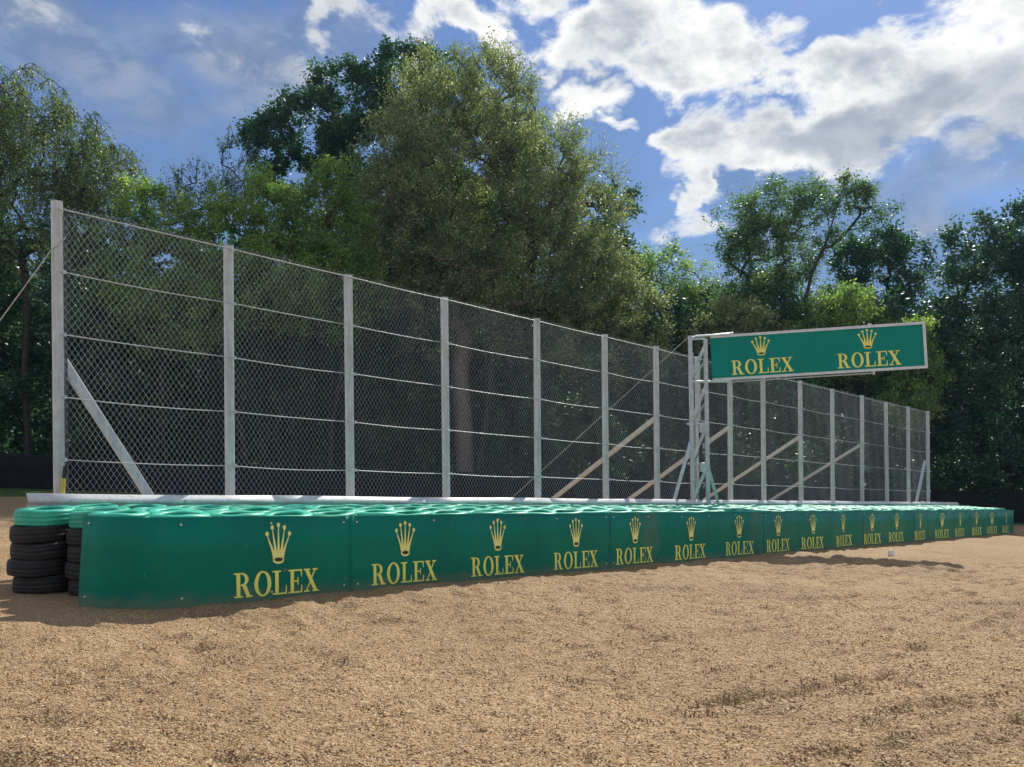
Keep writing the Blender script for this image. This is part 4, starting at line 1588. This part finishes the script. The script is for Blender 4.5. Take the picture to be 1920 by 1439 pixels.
for (nm, lb, x, Y, it, mat_, n, st) in (
        ('willow_tree', 'bushy grey-green sallow under the bare branch right of the willow', 1120, 44, [(1110, 560, 90, 60, 1), (1180, 590, 80, 60, 1), (1140, 660, 130, 70, 1)], L_WILLOW, 190, 'fan'),
        ('hazel_tree', 'light green hazel just above the middle of the sign board', 1570, 45.5, [(1560, 600, 70, 40, 1), (1600, 580, 40, 40, 1), (1520, 640, 60, 40, 1), (1600, 660, 90, 60, 1)], L_LIGHT, 150, 'fan'),
        ('willow_tree', 'pale sallow bush behind the left end of the sign board', 1390, 45, [(1380, 610, 60, 40, 1), (1330, 640, 60, 40, 1), (1420, 660, 90, 60, 1)], L_WILLOW, 120, 'fan'),
        ('hazel_tree', 'small light sapling beside the right end of the sign board', 1725, 43, [(1715, 640, 35, 40, 1), (1730, 700, 40, 50, 1), (1705, 760, 50, 50, 1)], L_LIGHT, 90, 'fan'),
        ('oak_tree', 'green oak filling the gap above the gantry mast', 1285, 51, [(1260, 640, 90, 50, 1), (1330, 580, 60, 60, 1), (1340, 680, 90, 70, 1)], L_ASH, 170, 'oak')):
    tree_px(nm, lb, x, Y, it, mat_, st, n_cl=n, twigs=8, leaves=14, leaf=(0.17, 0.085), tw_len=0.8, trunk_r=0.12, stems=3, group=G_TR, fork=0.3, twig_geo=0.25)

# dark understorey behind the windbreak, each bush its own
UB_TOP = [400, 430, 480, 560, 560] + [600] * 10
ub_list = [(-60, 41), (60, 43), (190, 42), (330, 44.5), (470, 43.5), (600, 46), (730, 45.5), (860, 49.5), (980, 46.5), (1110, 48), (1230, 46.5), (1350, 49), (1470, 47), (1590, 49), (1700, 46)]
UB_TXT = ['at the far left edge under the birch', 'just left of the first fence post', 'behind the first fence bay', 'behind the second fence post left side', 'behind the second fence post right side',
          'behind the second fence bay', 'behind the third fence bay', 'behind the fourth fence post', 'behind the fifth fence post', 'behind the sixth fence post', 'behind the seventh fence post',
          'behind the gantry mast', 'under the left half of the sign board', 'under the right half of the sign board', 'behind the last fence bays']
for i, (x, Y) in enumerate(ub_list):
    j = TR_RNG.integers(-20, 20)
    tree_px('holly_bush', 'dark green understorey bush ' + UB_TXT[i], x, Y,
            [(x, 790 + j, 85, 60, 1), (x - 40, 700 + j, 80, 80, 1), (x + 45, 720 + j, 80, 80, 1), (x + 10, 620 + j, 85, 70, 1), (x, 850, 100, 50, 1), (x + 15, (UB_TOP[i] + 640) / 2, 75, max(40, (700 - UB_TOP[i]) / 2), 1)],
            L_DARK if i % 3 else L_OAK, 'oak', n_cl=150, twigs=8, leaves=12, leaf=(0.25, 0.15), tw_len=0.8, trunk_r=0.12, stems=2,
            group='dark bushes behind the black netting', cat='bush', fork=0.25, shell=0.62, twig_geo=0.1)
# farther trees that close the view between the near ones
src = None
fill = [(-40, 60, 420), (170, 62, 435), (420, 64, 420), (650, 60, 380), (840, 66, 300), (1020, 62, 430), (1240, 64, 590), (1400, 62, 570), (1560, 66, 590), (1720, 60, 600), (1880, 64, 560)]
FT = ['far left', 'behind the weeping birch', 'below the wispy birch', 'under the oak', 'deep behind the willow', 'right of the willow', 'behind the pale ash', 'behind the tall ash', 'behind the leaning ash', 'behind the dark rounded oak', 'behind the right edge oak']
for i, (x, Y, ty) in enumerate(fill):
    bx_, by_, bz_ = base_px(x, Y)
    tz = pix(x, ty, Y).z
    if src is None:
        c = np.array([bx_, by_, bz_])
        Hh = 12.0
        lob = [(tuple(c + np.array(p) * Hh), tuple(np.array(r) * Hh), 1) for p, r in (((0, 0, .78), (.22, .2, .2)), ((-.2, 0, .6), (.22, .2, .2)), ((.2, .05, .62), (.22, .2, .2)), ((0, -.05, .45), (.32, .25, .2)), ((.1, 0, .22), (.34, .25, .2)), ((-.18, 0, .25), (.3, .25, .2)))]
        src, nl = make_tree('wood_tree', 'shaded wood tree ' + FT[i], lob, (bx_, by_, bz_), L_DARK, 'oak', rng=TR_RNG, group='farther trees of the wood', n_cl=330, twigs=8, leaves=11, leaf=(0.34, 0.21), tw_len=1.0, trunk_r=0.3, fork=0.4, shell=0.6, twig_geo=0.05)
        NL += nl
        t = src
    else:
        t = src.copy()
        COL.objects.link(t)
        for ch_ in list(src.children):
            c2 = ch_.copy()
            COL.objects.link(c2)
            c2.parent = t
        t['label'] = 'shaded wood tree ' + FT[i]
    t.location = (bx_, by_, bz_)
    s = (tz - bz_) / 11.9
    t.scale = (s * 0.95, s * 0.95, s)
    t.rotation_euler = (0, 0, i * 1.9)
print('leaves', NL, 'tris', sum(len(m.loops) - 2 * len(m.polygons) for m in bpy.data.meshes))

# ------------------------------------------------------------------ thin summer haze
hz = bpy.data.materials.new('haze_air')
hz.use_nodes = True
ht = NT(hz.node_tree)
for n in list(ht.n):
    ht.n.remove(n)
ho = ht.node('ShaderNodeOutputMaterial')
hv = ht.node('ShaderNodeVolumePrincipled')
hv.inputs['Color'].default_value = (0.5, 0.78, 1.0, 1.0)
hv.inputs['Density'].default_value = 0.00022
hv.inputs['Anisotropy'].default_value = 0.3
ht.l.new(hv.outputs[0], ho.inputs['Volume'])
hb = MB().box((0, 80, 9.0), (1, 0, 0), (0, 1, 0), (0, 0, 1), 310, 230, 42).build('haze', hz)
tag(hb, kind='stuff')
